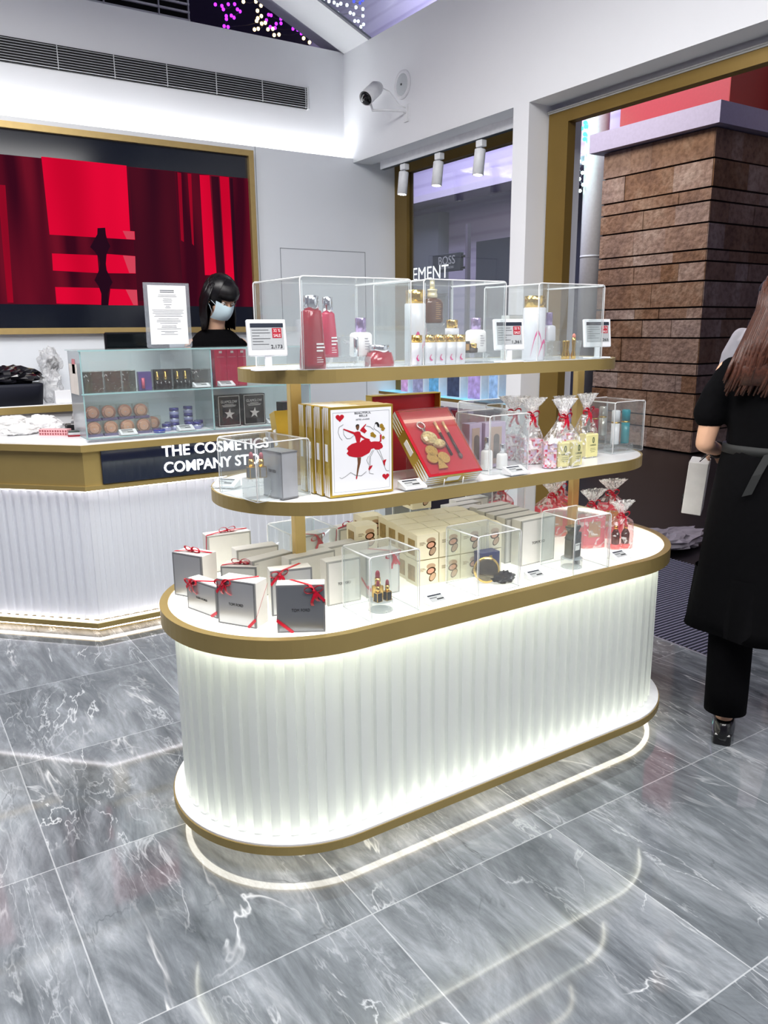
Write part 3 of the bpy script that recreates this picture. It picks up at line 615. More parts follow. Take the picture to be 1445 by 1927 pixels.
def fluted_mat(name, col):
    m = bpy.data.materials.new(name); m.use_nodes = True; nt = m.node_tree; nt.nodes.clear(); N = nt.nodes.new; L = nt.links.new
    o = N('ShaderNodeOutputMaterial'); d = N('ShaderNodeBsdfPrincipled'); d.inputs['Base Color'].default_value = lin(col); d.inputs['Roughness'].default_value = .22
    t = N('ShaderNodeBsdfTranslucent'); t.inputs[0].default_value = lin(col); mx = N('ShaderNodeMixShader'); mx.inputs[0].default_value = .5
    L(d.outputs[0], mx.inputs[1]); L(t.outputs[0], mx.inputs[2]); L(mx.outputs[0], o.inputs[0]); return m
FL = fluted_mat('frosted_flutes', 'f1f4f2')
base_out = stadium(XA, XB, IY, RO-.052, 60)
fo = flutes(base_out, .052, .015, True)
mb = MB(); n = len(fo)
vs = [(x, y, .104) for x, y in fo]+[(x, y, .668) for x, y in fo]; mb.add(vs, [[i, (i+1) % n, n+(i+1) % n, n+i] for i in range(n)], False)
mb.build('fluted_panel', FL, ISL)
# plain white core behind the fluted panel
mb = MB(); mb.prism(stadium(XA, XB, IY, RO-.105, 40), .10, .67); mb.build('core', mat('core_white', 'f2f4f2', .6), ISL)
# posts and shelves
for k, x in enumerate((1.052, 2.238)):
    mb = MB(); mb.bx(x-.018, x+.018, IY-.013, IY+.013, .705, 1.36, .002); mb.build('post', POSTG, ISL)
def shelf(xa, xb, r, zt, th, led):
    m1 = MB(); ring(m1, stadium(xa, xb, IY, r, 32), stadium(xa, xb, IY, r-.006, 32), zt-th, zt+.001); m1.build('shelf_band', GOLD, ISL)
    m2 = MB(); m2.prism(stadium(xa, xb, IY, r-.006, 32), zt-th+.012, zt-.001); m2.build('shelf_board', GLOSSW, ISL)
    m3 = MB(); ring(m3, stadium(xa, xb, IY, r-.022, 32), stadium(xa, xb, IY, r-.032, 32), zt-th+.006, zt-th+.012); m3.build('shelf_light_strip', led, ISL)
MZ, UZ = 1.045, 1.392
shelf(1.10, 2.15, .30, MZ, .036, glow('led_mid', 'fffbe6', 6))
shelf(1.10, 2.12, .205, UZ, .036, glow('led_upper', 'fff8e0', 5))

# ------------------------------------------------------------ service counter
CX, CY = .818, 3.94
CT = thing('service_counter', 'white lit service counter with gold band and an angled corner', 'counter', (0, 0, 0))
def outline(d): 
    k = d*math.tan(radians(22.5)); s2 = d*.7071
    return [(CX+k, CY+d), (2.58, CY+d), (2.58, 4.29), (.963, 4.29), (.15, 5.10), (-.32, 5.10), (-.32+s2*1.4, CY+1.138)]
mb = MB(); mb.prism(outline(0), .742, .765); mb.prism(outline(.012), .765, .935); mb.prism(outline(-.012), .935, .968); mb.build('gold_band', GOLD, CT)
mb = MB(); mb.prism(outline(-.006), .968, .975); mb.prism(outline(.04), .975, .992); mb.build('worktop', GLOSSW, CT)
mb = MB(); mb.prism(outline(.06), .06, .742); mb.build('body', mat('counter_white', 'eff1f5', .5), CT)
mb = MB(); mb.prism(outline(0), .035, .062); mb.prism(outline(.06), 0, .035); mb.build('base_band', GOLD, CT)
def strip2(d0, d1, z0, z1):
    m_ = MB(); a, b = outline(d0), outline(d1)
    for i, j in ((0, 1), (6, 0)):
        m_.add([(a[i][0], a[i][1], z0), (a[j][0], a[j][1], z0), (b[j][0], b[j][1], z0), (b[i][0], b[i][1], z0), (a[i][0], a[i][1], z1), (a[j][0], a[j][1], z1), (b[j][0], b[j][1], z1), (b[i][0], b[i][1], z1)],
               [(0, 1, 2, 3), (4, 5, 6, 7), (0, 1, 5, 4), (1, 2, 6, 5), (2, 3, 7, 6), (3, 0, 4, 7)], False)
    return m_
strip2(.012, .022, .736, .742).build('upper_light_strip', LEDC, CT)
strip2(.012, .022, .062, .068).build('lower_light_strip', LEDC, CT)
strip2(.012, .03, .025, .034).build('floor_light_strip', glow('led_cf', 'fff3ea', 8), CT)
def openflutes(a, b, per, amp):
    a, b = Vector(a), Vector(b); t = (b-a); L_ = t.length; t.normalize(); nn = Vector((t.y, -t.x)); k = round(L_/per); per = L_/k; o = []
    prof = [(0.0, 0), (.03, 1.0), (.48, .80), (.52, .0), (.90, -.15)]
    for j in range(k):
        for u, h in prof: p = a+t*(j+u)*per+nn*amp*h; o.append((p.x, p.y))
    o.append((b.x, b.y)); return o
q = outline(.045); o_ = openflutes(q[6], q[0], .05, .014)[:-1]+openflutes(q[0], q[1], .05, .006)
mb = MB(); n = len(o_); mb.add([(x, y, .066) for x, y in o_]+[(x, y, .742) for x, y in o_], [[i, i+1, n+i+1, n+i] for i in range(n-1)], False); mb.build('fluted_panel', fluted_mat('counter_flutes', 'f2f4f8'), CT)
mb = MB(); mb.bx(.905, 1.98, CY-.006, CY+.02, .77, .948, .002); spn = mb.build('sign_panel', NAVY, CT)
LTR = mat('lit_letters', 'ffffff', .4, emit=1.2, var=0)
text('THE COSMETICS', .078, LTR, spn, (1.497, CY-.012, .902), th=.004, bold=.0008, width=.586)
text('COMPANY STORE', .078, LTR, spn, (1.51, CY-.012, .818), th=.004, bold=.0008, width=.605)
# back shelf
bk = thing('back_shelf', 'white low cabinet with gold edge behind the left end of the counter', 'cabinet', (0, 0, 0))
mb = MB(); mb.bx(.54, 1.2, 4.76, 5.11, 0, 1.06); mb.build('cabinet', WHITE, bk)
mb = MB(); mb.bx(.54, 1.2, 4.735, 5.11, 1.06, 1.098); mb.build('edge', GOLD, bk)
mb = MB(); mb.bx(.54, 1.2, 4.74, 5.11, 1.098, 1.104); mb.build('shelf_top', GLOSSW, bk)

# ------------------------------------------------------------ glass display case on the counter
GC = thing('glass_display_case', 'two-tier glass display case standing on the service counter', 'display case', (0, 0, 0))
x0, x1, y0, y1, z0, zm, z1 = .852, 2.06, 3.945, 4.21, .992, 1.205, 1.408
FRONT = glassy('case_glass', 'fafcfc', 1.0, haze=.02)
mb = MB(); mb.bx(x0, x1, y0, y0+.004, z0, z1); mb.build('front_glass', FRONT, GC)
SGF = glassy('side_glass_frost', 'eef1f3', 1, haze=.45, hazecol='d5dade')
for xx in (x0, x1-.005):
    mb = MB(); mb.bx(xx, xx+.005, y0+.004, y1, z0, z1); mb.build('side_glass', SGF, GC)
mb = MB(); mb.bx(x0, x1, y1, y1+.004, z0, z1); mb.build('back_panel', glassy('frosted_back', 'eef0f2', .6, haze=.75, hazecol='eff2f4'), GC)
mb = MB(); mb.bx(x0-.01, x1+.01, y0-.008, y1+.012, z1, z1+.006); mb.bx(x0+.005, x1-.005, y0+.004, y1, zm, zm+.006); mb.build('glass_shelf', glassy('shelf_glass', 'eff7f7', 1.3, haze=.08, hazecol='e0eaea'), GC)
mb = MB()
for z in (z1+.003, zm+.003): mb.bx(x0-.01, x1+.01, y0-.011, y0-.008, z-.0035, z+.0035)
for x in (x0, 1.493, x1): mb.bx(x-.003, x+.003, y0-.003, y0, z0, z1)
mb.bx(x0-.001, x0+.001, y0, y1, z0, z0+.004); mb.bx(x0, x1, y0-.003, y0, z0, z0+.005); mb.build('edge', GREENGL, GC)
mb = MB(); mb.bx(1.490, 1.495, y0+.004, y1, z0, z1); mb.build('divider', glassy('divider_glass', 'eef6f6', 1, haze=.12), GC)
mb = MB(); mb.bx(x0+.006, x1-.006, y0+.006, y1, z0+.0005, z0+.003); mb.build('floor_sheet', mat('case_floor', 'eceff1', .4), GC)
mb = MB(); mb.bx(x0-.0025, x0-.0005, 4.03, 4.19, 1.20, 1.345); mb.build('notice_paper', mat('paper', 'ece6dc', .8), GC)
mb = MB(); mb.bx(x0-.0025, x0-.0005, 4.06, 4.12, 1.30, 1.37); mb.build('red_tag', mat('tag_red', 'd98a90', .7), GC)
# ------------------------------------------------------------ product builders
TXT_BK = mat('print_black', '0f1012', .6, var=0)
CARD = mat('pearl_card', 'dcdbd6', .45, var=.02)
CARDM = mat('card_edge_mid', 'a5a6a2', .4)
CARDD = mat('card_edge_dark', '6e7073', .4)
SILV = mat('silver_card', 'b9bbbd', .28, metal=.55, var=.01)
SILD = mat('dark_silver_card', '85888c', .25, metal=.6, var=.01)
RIB = mat('red_satin_ribbon', 'c20f2e', .3, var=.08, scale=200)
CREAM = mat('cream_card', 'f3ebcd', .5, var=.02)
CHROME = mat('chrome_cap', 'd7dadf', .12, metal=.95, var=0)
GCAP = mat('gold_cap', 'd9b566', .16, metal=.9, var=0)
LILCAP = mat('lilac_chrome_cap', 'a592bd', .15, metal=.7, var=0)
PEARL = mat('pearl_bottle', 'f2efee', .2, coat=.5, var=.01)
CELLO = glassy('cellophane', 'fdfdfd', 1.2, haze=.06, streak=.75, sscale=30, low=.54, high=.62)
CELLT = glassy('cellophane_ruff', 'fdfdfd', 1.2, haze=.22, streak=.85, sscale=50, low=.46, high=.6)
TAGW = mat('tag_white', 'f0f2f5', .35, var=0)
TAGS = mat('tag_screen', 'b9bdbf', .3, var=.03, scale=300)
TAGD = mat('tag_header', '1d2636', .4, var=0)
TAGR = mat('tag_red_field', 'b3182f', .4, var=0)
def P(x, y, z): return Vector((x, y, z))
def bow(mb, c, s, right, up, w, tails=((-.5, -1.6), (.25, -1.3))):
    c = Vector(c); r = Vector(right).normalized(); u = Vector(up).normalized(); n = r.cross(u)
    for sg in (-1, 1):
        path = []; ws = []
        for i in range(13):
            t = i/12; a = 2*pi*t
            path.append(c+r*sg*s*(.5-.5*cos(a))*1.0+u*s*.42*sin(a)*1.0+u*s*.12*(1-cos(a))/2+n*s*.12*sin(a))
            ws.append((n*.75+u*.66).normalized()*w)
        mb.strip(path, ws)
    mb.sphere(c+n*.002, w*.55, 10, 1, .8, 1)
    for tx, ty in tails:
        path = [c+r*s*tx*t+u*s*ty*t+n*s*.18*sin(t*pi)+r*s*.12*sin(t*2*pi) for t in [i/8 for i in range(9)]]
        mb.strip(path, (r*.9+n*.25).normalized()*w)
def gift_box(label, loc, rz, w, d, h, face=SILV, word=True, ribbon='A', group='ribboned silver gift boxes on the lit island top', th=.0):
    """origin: middle of the box's foot; front looks to local -y"""
    t = thing('gift_box', label, 'gift box', loc, rz, group)
    mb = MB(); mb.bx(-w/2, w/2, -d/2+.006, d/2, 0, h-.0, .0012); mb.build('carton', CARD, t)
    mb = MB(); mb.bx(-w/2, w/2, -d/2+.003, -d/2+.006, 0, h); mb.build('seam_line', CARDD if face is not CARD else CARDM, t)
    mb = MB(); mb.bx(-w/2, w/2, -d/2+.0005, -d/2+.003, 0, h); mb.build('rim', CARDD if face is not CARD else CARDM, t)
    mb = MB(); mb.bx(-w/2+.005, w/2-.005, -d/2, -d/2+.001, .004, h-.005); fp = mb.build('front_panel', face, t)
    if word: text('TOM FORD', h*.085, TXT_BK, fp, (0, -d/2-.0004, h*.47), width=w*.38, th=.0003)
    f = -d/2-.0012
    if ribbon:
        rw = .0085; m = MB()
        if ribbon == 'A':
            c = P(.28*w, f-.004, .90*h)
            m.strip([P(-w/2, f, .27*h), P(-w/2+.33*w, f, .0)], P(.4, 0, .6).normalized()*rw)
            m.strip([P(-w/2-.001, d/2*.3, .4*h), P(-w/2-.001, f, .26*h)], P(0, 0, rw))
            m.strip([c, P(w/2, f, .66*h)], P(.35, 0, .8).normalized()*rw)
            m.strip([P(w/2+.001, f, .66*h), P(w/2+.001, d/2*.4, .5*h)], P(0, 0, rw))
            m.strip([c, P(.2*w, f, h+.001), P(-.22*w, d/2, h+.001)], P(.9, .5, 0).normalized()*rw)
        elif ribbon == 'B':
            c = P(-.3*w, f-.004, .93*h)
            m.strip([P(w/2, f, .2*h), P(w/2-.2*w, f, .0)], P(-.4, 0, .6).normalized()*rw)
            m.strip([P(w/2+.001, f, .2*h), P(w/2+.001, d/2, .85*h)], P(0, .5, .7).normalized()*rw)
            m.strip([c, P(-w/2, f, .7*h)], P(-.35, 0, .8).normalized()*rw)
            m.strip([c, P(-.2*w, f, h+.001), P(.3*w, d/2, h+.001)], P(.6, -.8, 0).normalized()*rw)
        elif ribbon == 'C':
            c = P(0, -.1*d, h+.008)
            m.strip([P(-w/2, -.3*d, h+.001), c, P(w/2, .2*d, h+.001)], P(0, rw, 0))
            m.strip([P(-w/2-.001, -.3*d, h), P(-w/2-.001, -.1*d, .4*h)], P(0, rw, 0))
        m.build('ribbon', RIB, t)
        m = MB()
        if ribbon == 'C': bow(m, c, .028, (1, 0, 0), (0, -.3, 1), rw, ((.9, -.2), (-.8, -.1)))
        else: bow(m, c, .026, (1, 0, .15), (0, -.1, 1), rw, ((-.15, -1.7), (.5, -1.3)) if ribbon == 'A' else ((.9, -1.4), (-.1, -1.2)))
        m.build('bow', RIB, t)
    return t
def at(bl, ang, w, d):
    a = radians(ang); return (bl[0]+cos(a)*w/2-sin(a)*d/2, bl[1]+sin(a)*w/2+cos(a)*d/2, bl[2]), a
def acrylic_case(label, loc, rz, w, d, h, group='clear acrylic covers'):
    """origin: front left foot corner"""
    t = thing('acrylic_cover', label, 'display cover', loc, rz, group); q = .0022; mb = MB()
    mb.bx(0, w, 0, q, 0, h-q); mb.bx(0, w, d-q, d, 0, h-q); mb.bx(0, q, q, d-q, 0, h-q); mb.bx(w-q, w, q, d-q, 0, h-q); mb.bx(0, w, 0, d, h-q, h)
    mb.build('shell', CLEAR, t); r = .010; mb = MB()
    for y in (0, d):
        path = [(0, y, .001), (0, y, h-r)]+[(r-r*cos(a), y, h-r+r*sin(a)) for a in (pi/8, pi/4, 3*pi/8)]+[(r, y, h), (w-r, y, h)]+[(w-r+r*sin(a), y, h-r+r*cos(a)) for a in (pi/8, pi/4, 3*pi/8)]+[(w, y, h-r), (w, y, .001)]
        mb.tube(path, .0017, 6)
    mb.tube([(.004, 0, h-.003), (.004, d, h-.003)], .0026, 6); mb.tube([(w-.004, 0, h-.003), (w-.004, d, h-.003)], .0026, 6)
    mb.build('polished_edge_highlights', EDGE, t)  # white tubes draw the highlights along the bent edges
    mb = MB()
    for a, b in (((0, 0), (w, 0)), ((w, 0), (w, d)), ((w, d), (0, d)), ((0, d), (0, 0))): mb.tube([(a[0], a[1], .001), (b[0], b[1], .001)], .0011, 4)
    for x in (.006, w-.006):
        for y in (.001, d-.001): mb.tube([(x, y, .001), (x, y, h-r)], .0009, 4)
    mb.build('foot_edges', THINEDGE, t); return t
def price_tag(label, loc, rz, s=1.0):
    t = thing('price_tag', label, 'price tag', loc, rz, 'small electronic price tags'); T = Matrix.Scale(s, 4)
    mb = MB(); mb.T = T
    mb.extr([(-.036, -.022, .003), (-.036, .020, .003), (-.036, .018, .024), (-.036, -.022, .008)], (.072, 0, 0)); mb.build('housing', TAGW, t)
    up_ = Vector((0, .040, .016)); n_ = Vector((0, -.016, .040)).normalized(); o_ = Vector((0, -.022, .008))
    def pl(u0, u1, v0, v1, e, m, nm):
        mb = MB(); mb.T = T; pts = [o_+up_*v0+n_*e+Vector((u0, 0, 0)), o_+up_*v0+n_*e+Vector((u1, 0, 0)), o_+up_*v1+n_*e+Vector((u1, 0, 0)), o_+up_*v1+n_*e+Vector((u0, 0, 0))]
        mb.extr(pts, tuple(n_*.0004)); return mb.build(nm, m, t)
    s_ = pl(-.027, .022, .16, .86, .0002, TAGS, 'screen'); pl(-.027, .022, .74, .86, .0007, TAGD, 'screen_header'); pl(-.004, .02, .3, .42, .0007, TXT_DK, 'price_digits'); pl(-.025, .0, .52, .57, .0007, TXT_DK, 'print_line')
    mb = MB(); mb.T = T; mb.bx(-.042, .042, -.026, .024, 0, .003, .001); mb.build('foot', CLEAR, t); return t
def big_tag(label, loc, rz, price):
    t = thing('price_display', label, 'price display', loc, rz, 'upright price displays on the top shelf')
    mb = MB(); mb.bx(-.045, .045, -.018, .018, 0, .004, .001); mb.build('foot', TAGW, t)
    mb = MB(); mb.bx(-.009, .009, -.003, .003, .004, .045); mb.build('stem', TAGW, t)
    T = Matrix.Translation((0, 0, .038)) @ Matrix.Rotation(radians(-8), 4, 'X')
    mb = MB(); mb.T = T; mb.bx(-.054, .054, -.006, .006, 0, .096, .002); mb.build('housing', TAGW, t)
    mb = MB(); mb.T = T; mb.bx(-.046, .046, -.0068, -.006, .017, .086); s_ = mb.build('screen', TAGS, t)
    mb = MB(); mb.T = T; mb.bx(-.046, .046, -.0074, -.0068, .075, .086); mb.build('screen_header', TAGD, t)
    mb = MB(); mb.T = T; mb.bx(.014, .040, -.0074, -.0068, .047, .073); rf = mb.build('discount_field', TAGR, t)
    R3 = T.to_3x3(); up_ = R3 @ Vector((0, 0, 1))
    def tt(s, sz, x, z, m, w=None): text(s, sz, m, s_, T @ Vector((x, -.0078, z)), (1, 0, 0), up_, th=.0002, width=w)
    tt('32 %', .011, .027, .066, TXT_WH, .019); tt('SALE', .011, .027, .053, TXT_WH, .020); tt(price, .013, .024, .024, TXT_DK, .032)
    mb = MB(); mb.T = T
    for k in range(6): mb.bx(-.042, -.042+(.045, .03, .05, .02, .05, .046)[k], -.0073, -.0068, .030+k*.0075, .0312+k*.0075)
    mb.bx(-.022, .02, -.0073, -.0068, .0795, .0815); mb.build('print_lines', TXT_DK, t); return t
def lipstick(label, loc, rz=0, base=None, s=1.0, bullet='8c2434', group='lipsticks'):
    t = thing('lipstick', label, 'lipstick', loc, rz, group); T = Matrix.Scale(s, 4)
    b = mat('lip_'+bullet, bullet, .35)
    mb = MB(); mb.T = T; mb.bx(-.0085, .0085, -.0085, .0085, 0, .026, .001); mb.build('base', base or BLACK, t)
    mb = MB(); mb.T = T
    for x in (-.0085, .0085):
        for y in (-.0085, .0085): mb.bx(x-.0008, x+.0008, y-.0008, y+.0008, 0, .0262)
    mb.bx(-.0088, .0088, -.0088, .0088, .026, .028); mb.bx(-.0088, .0088, -.0088, .0088, -.0, .0012); mb.build('gold_trim', GCAP, t)
    mb = MB(); mb.T = T; mb.cyl(0, 0, .028, .046, .0066, 20); mb.build('inner_tube', GCAP, t)
    mb = MB(); mb.T = T; mb.lathe([(.0054, .046), (.0054, .054), (.0046, .059), (.0026, .062), (.0005, .063)], (0, 0, 0), 18); mb.build('bullet', b, t); return t
def cello_bag(label, loc, rz, w, d, h, hn, hr, rr, cat_='gift bag', group='cellophane gift bags', ribbon=True, m=None):
    t = thing('cellophane_bag', label, cat_, loc, rz, group); mb = MB(); random.seed(hash(label) % 997 if 0 else len(label)*7+int(h*1000))
    R = []
    for z, k in ((0, 1), (.004, 1.02), (h*.5, 1.03), (h, .98)): R.append(((0, 0, z), w/2*k, d/2*k, 0, .015))
    for i in range(1, 6):
        u = i/6; R.append(((0, 0, h+(hn-h)*u), w/2*(1-u)+.008*u, d/2*(1-u)+.008*u, 0, .06+.1*u))
    mb.loft(R, 40, cap=True, rn=9, power=3.6); mb.build('wrap', m or CELLO, t)
    mb = MB(); R = [((0, 0, hn-.003), .007, .007, 0, .05)]
    for i in range(1, 7):
        u = i/6; R.append(((.004*u, .0, hn+(hr-hn)*u), .007+rr*u**1.1, .006+rr*.45*u, .3, .05+.28*u))
    mb.loft(R, 48, cap=False, rn=11); mb.build('ruff', CELLT, t)
    if ribbon:
        mb = MB(); mb.tube([(.0095*cos(a), .0095*sin(a), hn) for a in [i*pi/6 for i in range(12)]], .0032, 6, closed=True)
        bow(mb, (0, -.011, hn), .026, (1, 0, .1), (0, 0, 1), .0085, ((-.5, -1.9), (.7, -1.7))); mb.build('bow', RIB, t)
    return t
IZ = .7056
# ------------------------------------------------------------ silver gift boxes on the island, left end
def gb(label, bl, ang, w, d, h, **k):
    l, a = at((bl[0], bl[1], IZ), ang, w, d); return gift_box(label, l, a, w, d, h, **k)
gb('dark silver gift box, foremost on the island, red bow at its upper right corner', (.838, 1.832), -30, .129, .05, .133, face=SILD, ribbon='A')
gb('silver gift box with a red bow at its upper left, second from the left end', (.735, 1.996), -57, .124, .062, .128, ribbon='B')
gb('silver gift box at the left rim of the island, red bow at its left corner', (.705, 2.160), -74, .140, .045, .092, ribbon='B')
gb('tall pale gift box standing behind the left rim, ribbon across its left edge', (.712, 2.300), -62, .115, .07, .136, word=False, ribbon='C')
gb('white gift box at the back left with a thin red bow on its lid', (.880, 2.445), -4, .150, .06, .128, face=CARD, word=False, ribbon='C')
gb('low pale gift box between the left boxes with a red ribbon along its lid', (.815, 2.170), -40, .110, .07, .105, ribbon='C', word=False)
gb('plain pale gift box directly behind the dark silver box, ribbon at its left corner', (.880, 1.955), -14, .120, .05, .133, word=False, ribbon='B')
gb('flat pale box lying in the middle of the left group', (.900, 2.120), 12, .150, .05, .118, face=CARD, word=False, ribbon=None, group='plain pale cartons on the island')
gb('plain pale box behind the left group, in front of the left post', (.910, 2.270), -4, .140, .055, .115, face=CARD, word=False, ribbon=None, group='plain pale cartons on the island')
gb('pearl gift carton with lettering just left of the lipstick cover', (1.052, 1.938), -3, .110, .05, .134, face=CARD, ribbon=None, group='plain pale cartons on the island')
gb('pearl gift carton behind the lipstick cover, red bow on its front', (1.185, 1.935), -3, .115, .05, .138, face=CARD, word=False, ribbon='A')
gb('long pale carton lying behind the lettered pearl carton', (.990, 2.055), 6, .165, .05, .125, face=CARD, word=False, ribbon=None, group='plain pale cartons on the island')
gb('plain pearl carton right behind the left post, at the back', (1.155, 2.120), 4, .160, .055, .12, face=CARD, word=False, ribbon=None, group='plain pale cartons on the island')
gb('white gift box inside the rear acrylic cover, ribbon across the front', (1.145, 2.315), 3, .10, .05, .112, face=CARD, word=False, ribbon='A')
gb('white gift box right of the rear acrylic cover with a red bow on top', (1.300, 2.300), 3, .12, .07, .12, face=CARD, word=False, ribbon='C')
for k, (x, y, w) in enumerate(((1.788, 1.914, .161), (1.768, 1.972, .161), (1.770, 2.030, .165), (1.775, 2.088, .165), (1.79, 2.146, .16))):
    nm = ['front carton of the pearl row left of the perfume cover, lettered face', 'second carton of the pearl row behind the lettered one', 'third carton of the pearl row', 'fourth carton of the pearl row', 'rearmost carton of the pearl row'][k]
    gb(nm, (x, y), 2, w, .05, .159, face=CARD, word=(k == 0), ribbon=None, group='row of tall pearl cartons')
for k, (x, y) in enumerate(((1.700, 2.200), (1.745, 2.262), (1.83, 2.32))):
    nm = ['pearl carton beside the cream cartons, back left of the row', 'pearl carton between the cream cartons and the pink boxes', 'pearl carton at the far back edge of the island'][k]
    gb(nm, (x, y), 2, .16, .05, .150, face=CARD, word=False, ribbon=None, group='pearl cartons at the back')
# ------------------------------------------------------------ cream compact cartons
def cream_carton(label, loc, rz):
    w, d, h = .079, .07, .0845; t = thing('compact_carton', label, 'carton', loc, rz, 'cream compact cartons stacked on the island')
    mb = MB(); mb.bx(-w/2, w/2, -d/2, d/2, 0, h-.003, .0006)
    mb.extr([(-w/2, -d/2+.001, h-.003), (-w/2, 0, h+.000), (-w/2, d/2-.001, h-.003)], (w, 0, 0)); mb.build('carton', CREAM, t)
    pk = mat('compact_peach', 'dba184', .4); br = mat('compact_gold_dark', '4a3018', .25, metal=.4); gl_ = mat('compact_pale', 'c9a98a', .3, metal=.3); gp = mat('tan_panel', 'a98f5c', .5, var=.25, scale=60)
    def disc(cx, cz, rx, rz_, e, m, nm, tilt=0):
        mb = MB(); mb.extr([(cx+rx*cos(a)*cos(tilt)-rz_*sin(a)*sin(tilt), -d/2-e, cz+rx*cos(a)*sin(tilt)+rz_*sin(a)*cos(tilt)) for a in [2*pi*i/20 for i in range(20)]], (0, .0003, 0)); return mb
    a = disc(.012, .060, .0165, .0095, .0004, gl_, ''); a.build('printed_lid', gl_, t)
    a = disc(.012, .045, .0175, .012, .0005, br, '', .2); a.build('printed_mirror', br, t)
    a = disc(.011, .045, .0125, .008, .0008, pk, '', .2); a.build('printed_powder', pk, t)
    a = disc(.017, .024, .0165, .0105, .0006, br, '', .9); a.build('printed_base', br, t)
    a = disc(.0175, .0245, .0135, .0085, .0009, gl_, '', .9); a.build('printed_base_face', gl_, t)
    mb = MB(); mb.bx(-w/2-.0006, -w/2, -.022, .022, .012, .062); mb.build('side_panel', gp, t)
    mb = MB()
    for z, l in ((.055, .018), (.051, .022), (.047, .014)): mb.bx(-.030, -.030+l, -d/2-.0004, -d/2, z, z+.0015)
    mb.build('print_lines', mat('print_brown', '8a7550', .6), t); return t
c0_ = None; A5 = radians(-5)
rows = ['front', 'second', 'third', 'back']; cols = ['leftmost', 'second from the left', 'third from the left', 'rightmost']
for r_ in range(4):
    for c_ in range(4):
        for l_ in range(2):
            if l_ == 0 and r_ in (1, 2) and c_ in (1, 2): pass
            px = 1.373+.0425+c_*.0815+r_*.012; py = 1.936+.035-c_*.0070+r_*.074
            lab = 'cream compact carton, %s layer, %s in the %s row' % ('upper' if l_ else 'lower', cols[c_], rows[r_])
            p = (px, py, IZ+l_*.0850)
            if c0_ is None: c0_ = cream_carton(lab, p, A5)
            else: dup(c0_, p, A5+random.uniform(-.03, .03)*l_, lab)
for k, (x, y, l) in enumerate(((1.315, 2.175, 0), (1.315, 2.175, 1), (1.40, 2.275, 0), (1.40, 2.275, 1), (1.60, 2.262, 2))):
    dup(c0_, (x, y, IZ+l*.085), A5, ['lower cream compact carton at the far left of the stack', 'upper cream compact carton at the far left of the stack', 'lower cream compact carton at the back left corner of the stack', 'upper cream compact carton at the back left corner of the stack', 'single cream compact carton raised on a third layer at the back'][k])
# ------------------------------------------------------------ covers and their contents on the island
acrylic_case('clear acrylic cover at the back of the island left of the post', (1.095, 2.265, IZ), 0, .178, .178, .142)
acrylic_case('clear acrylic cover over three lipsticks, front of the island', (1.087, 1.760, IZ), 0, .168, .150, .186)
acrylic_case('clear acrylic cover over a gold compact and a navy box, middle of the island', (1.471, 1.762, IZ), 0, .172, .156, .186)
acrylic_case('clear acrylic cover over a perfume bottle, right part of the island', (1.859, 1.744, IZ), 0, .171, .150, .189)
acrylic_case('clear acrylic cover at the back of the island, behind the pearl cartons', (1.96, 2.27, IZ), 0, .17, .16, .185)
acrylic_case('clear acrylic cover at the back of the island, behind the cream cartons', (1.55, 2.345, IZ), 0, .17, .13, .17)
def puck(label, loc, r, h):
    t = thing('acrylic_puck', label, 'display stand', loc, 0, 'clear acrylic display pucks'); mb = MB(); mb.lathe([(r-.002, 0), (r, .002), (r, h-.002), (r-.002, h)], (0, 0, 0), 32); mb.build('block', glassy('puck_clear', 'f4f6f6', 1.3, haze=.10, hazecol='f0f3f4', streak=.35, sscale=30, low=.6, high=.64), t)
    mb = MB(); mb.lathe([(r-.001, 0), (r+.0006, .001), (r-.001, .002)], (0, 0, 0), 32); mb.lathe([(r-.001, h-.002), (r+.0006, h-.001), (r-.001, h)], (0, 0, 0), 32); mb.build('rim', THINEDGE, t); return t
puck('clear acrylic puck under the three lipsticks', (1.165, 1.828, IZ), .036, .032)
lipstick('lipstick with black base on the acrylic puck, left one in front', (1.148, 1.815, IZ+.0325), .1)
lipstick('lipstick with black base on the acrylic puck, right one in front', (1.178, 1.812, IZ+.0325), .1, s=.98)
lipstick('tallest lipstick with gold base at the back of the acrylic puck', (1.167, 1.846, IZ+.0325), .2, base=GCAP, s=1.3)
pc = thing('powder_compact', 'round gold powder compact standing on edge inside the middle cover', 'compact', (1.580, 1.850, IZ))
Ax = Matrix.Rotation(radians(-28), 3, 'Z') @ Matrix.Rotation(radians(82), 3, 'X')
mb = MB(); mb.lathe([(.001, 0), (.040, 0), (.0425, .003), (.0425, .008), (.040, .011), (.001, .011)], (0, 0, .0435), 40, axis=Ax); mb.build('case', GCAP, pc)
mb = MB(); mb.lathe([(.001, .0122), (.034, .0118), (.036, .011)], (0, 0, .0435), 40, axis=Ax); mb.build('lid_face', mat('smoky_mirror', '7a7260', .08, metal=.8, var=.3, scale=60), pc)
mb = MB(); mb.bx(-.036, .036, -.03, .03, 0, .088, .001); o = mb.build('navy_carton', mat('navy_card', '1f2a66', .3), loc=(1.622, 1.905, IZ), rz=-.12); o.name = 'perfume_carton'; tag(o, 'navy blue carton behind the gold compact inside the middle cover', 'carton')
mb = MB(); mb.bx(-.006, .006, -.0306, -.03, .062, .078); o2 = mb.build('emblem', GCAP, o)
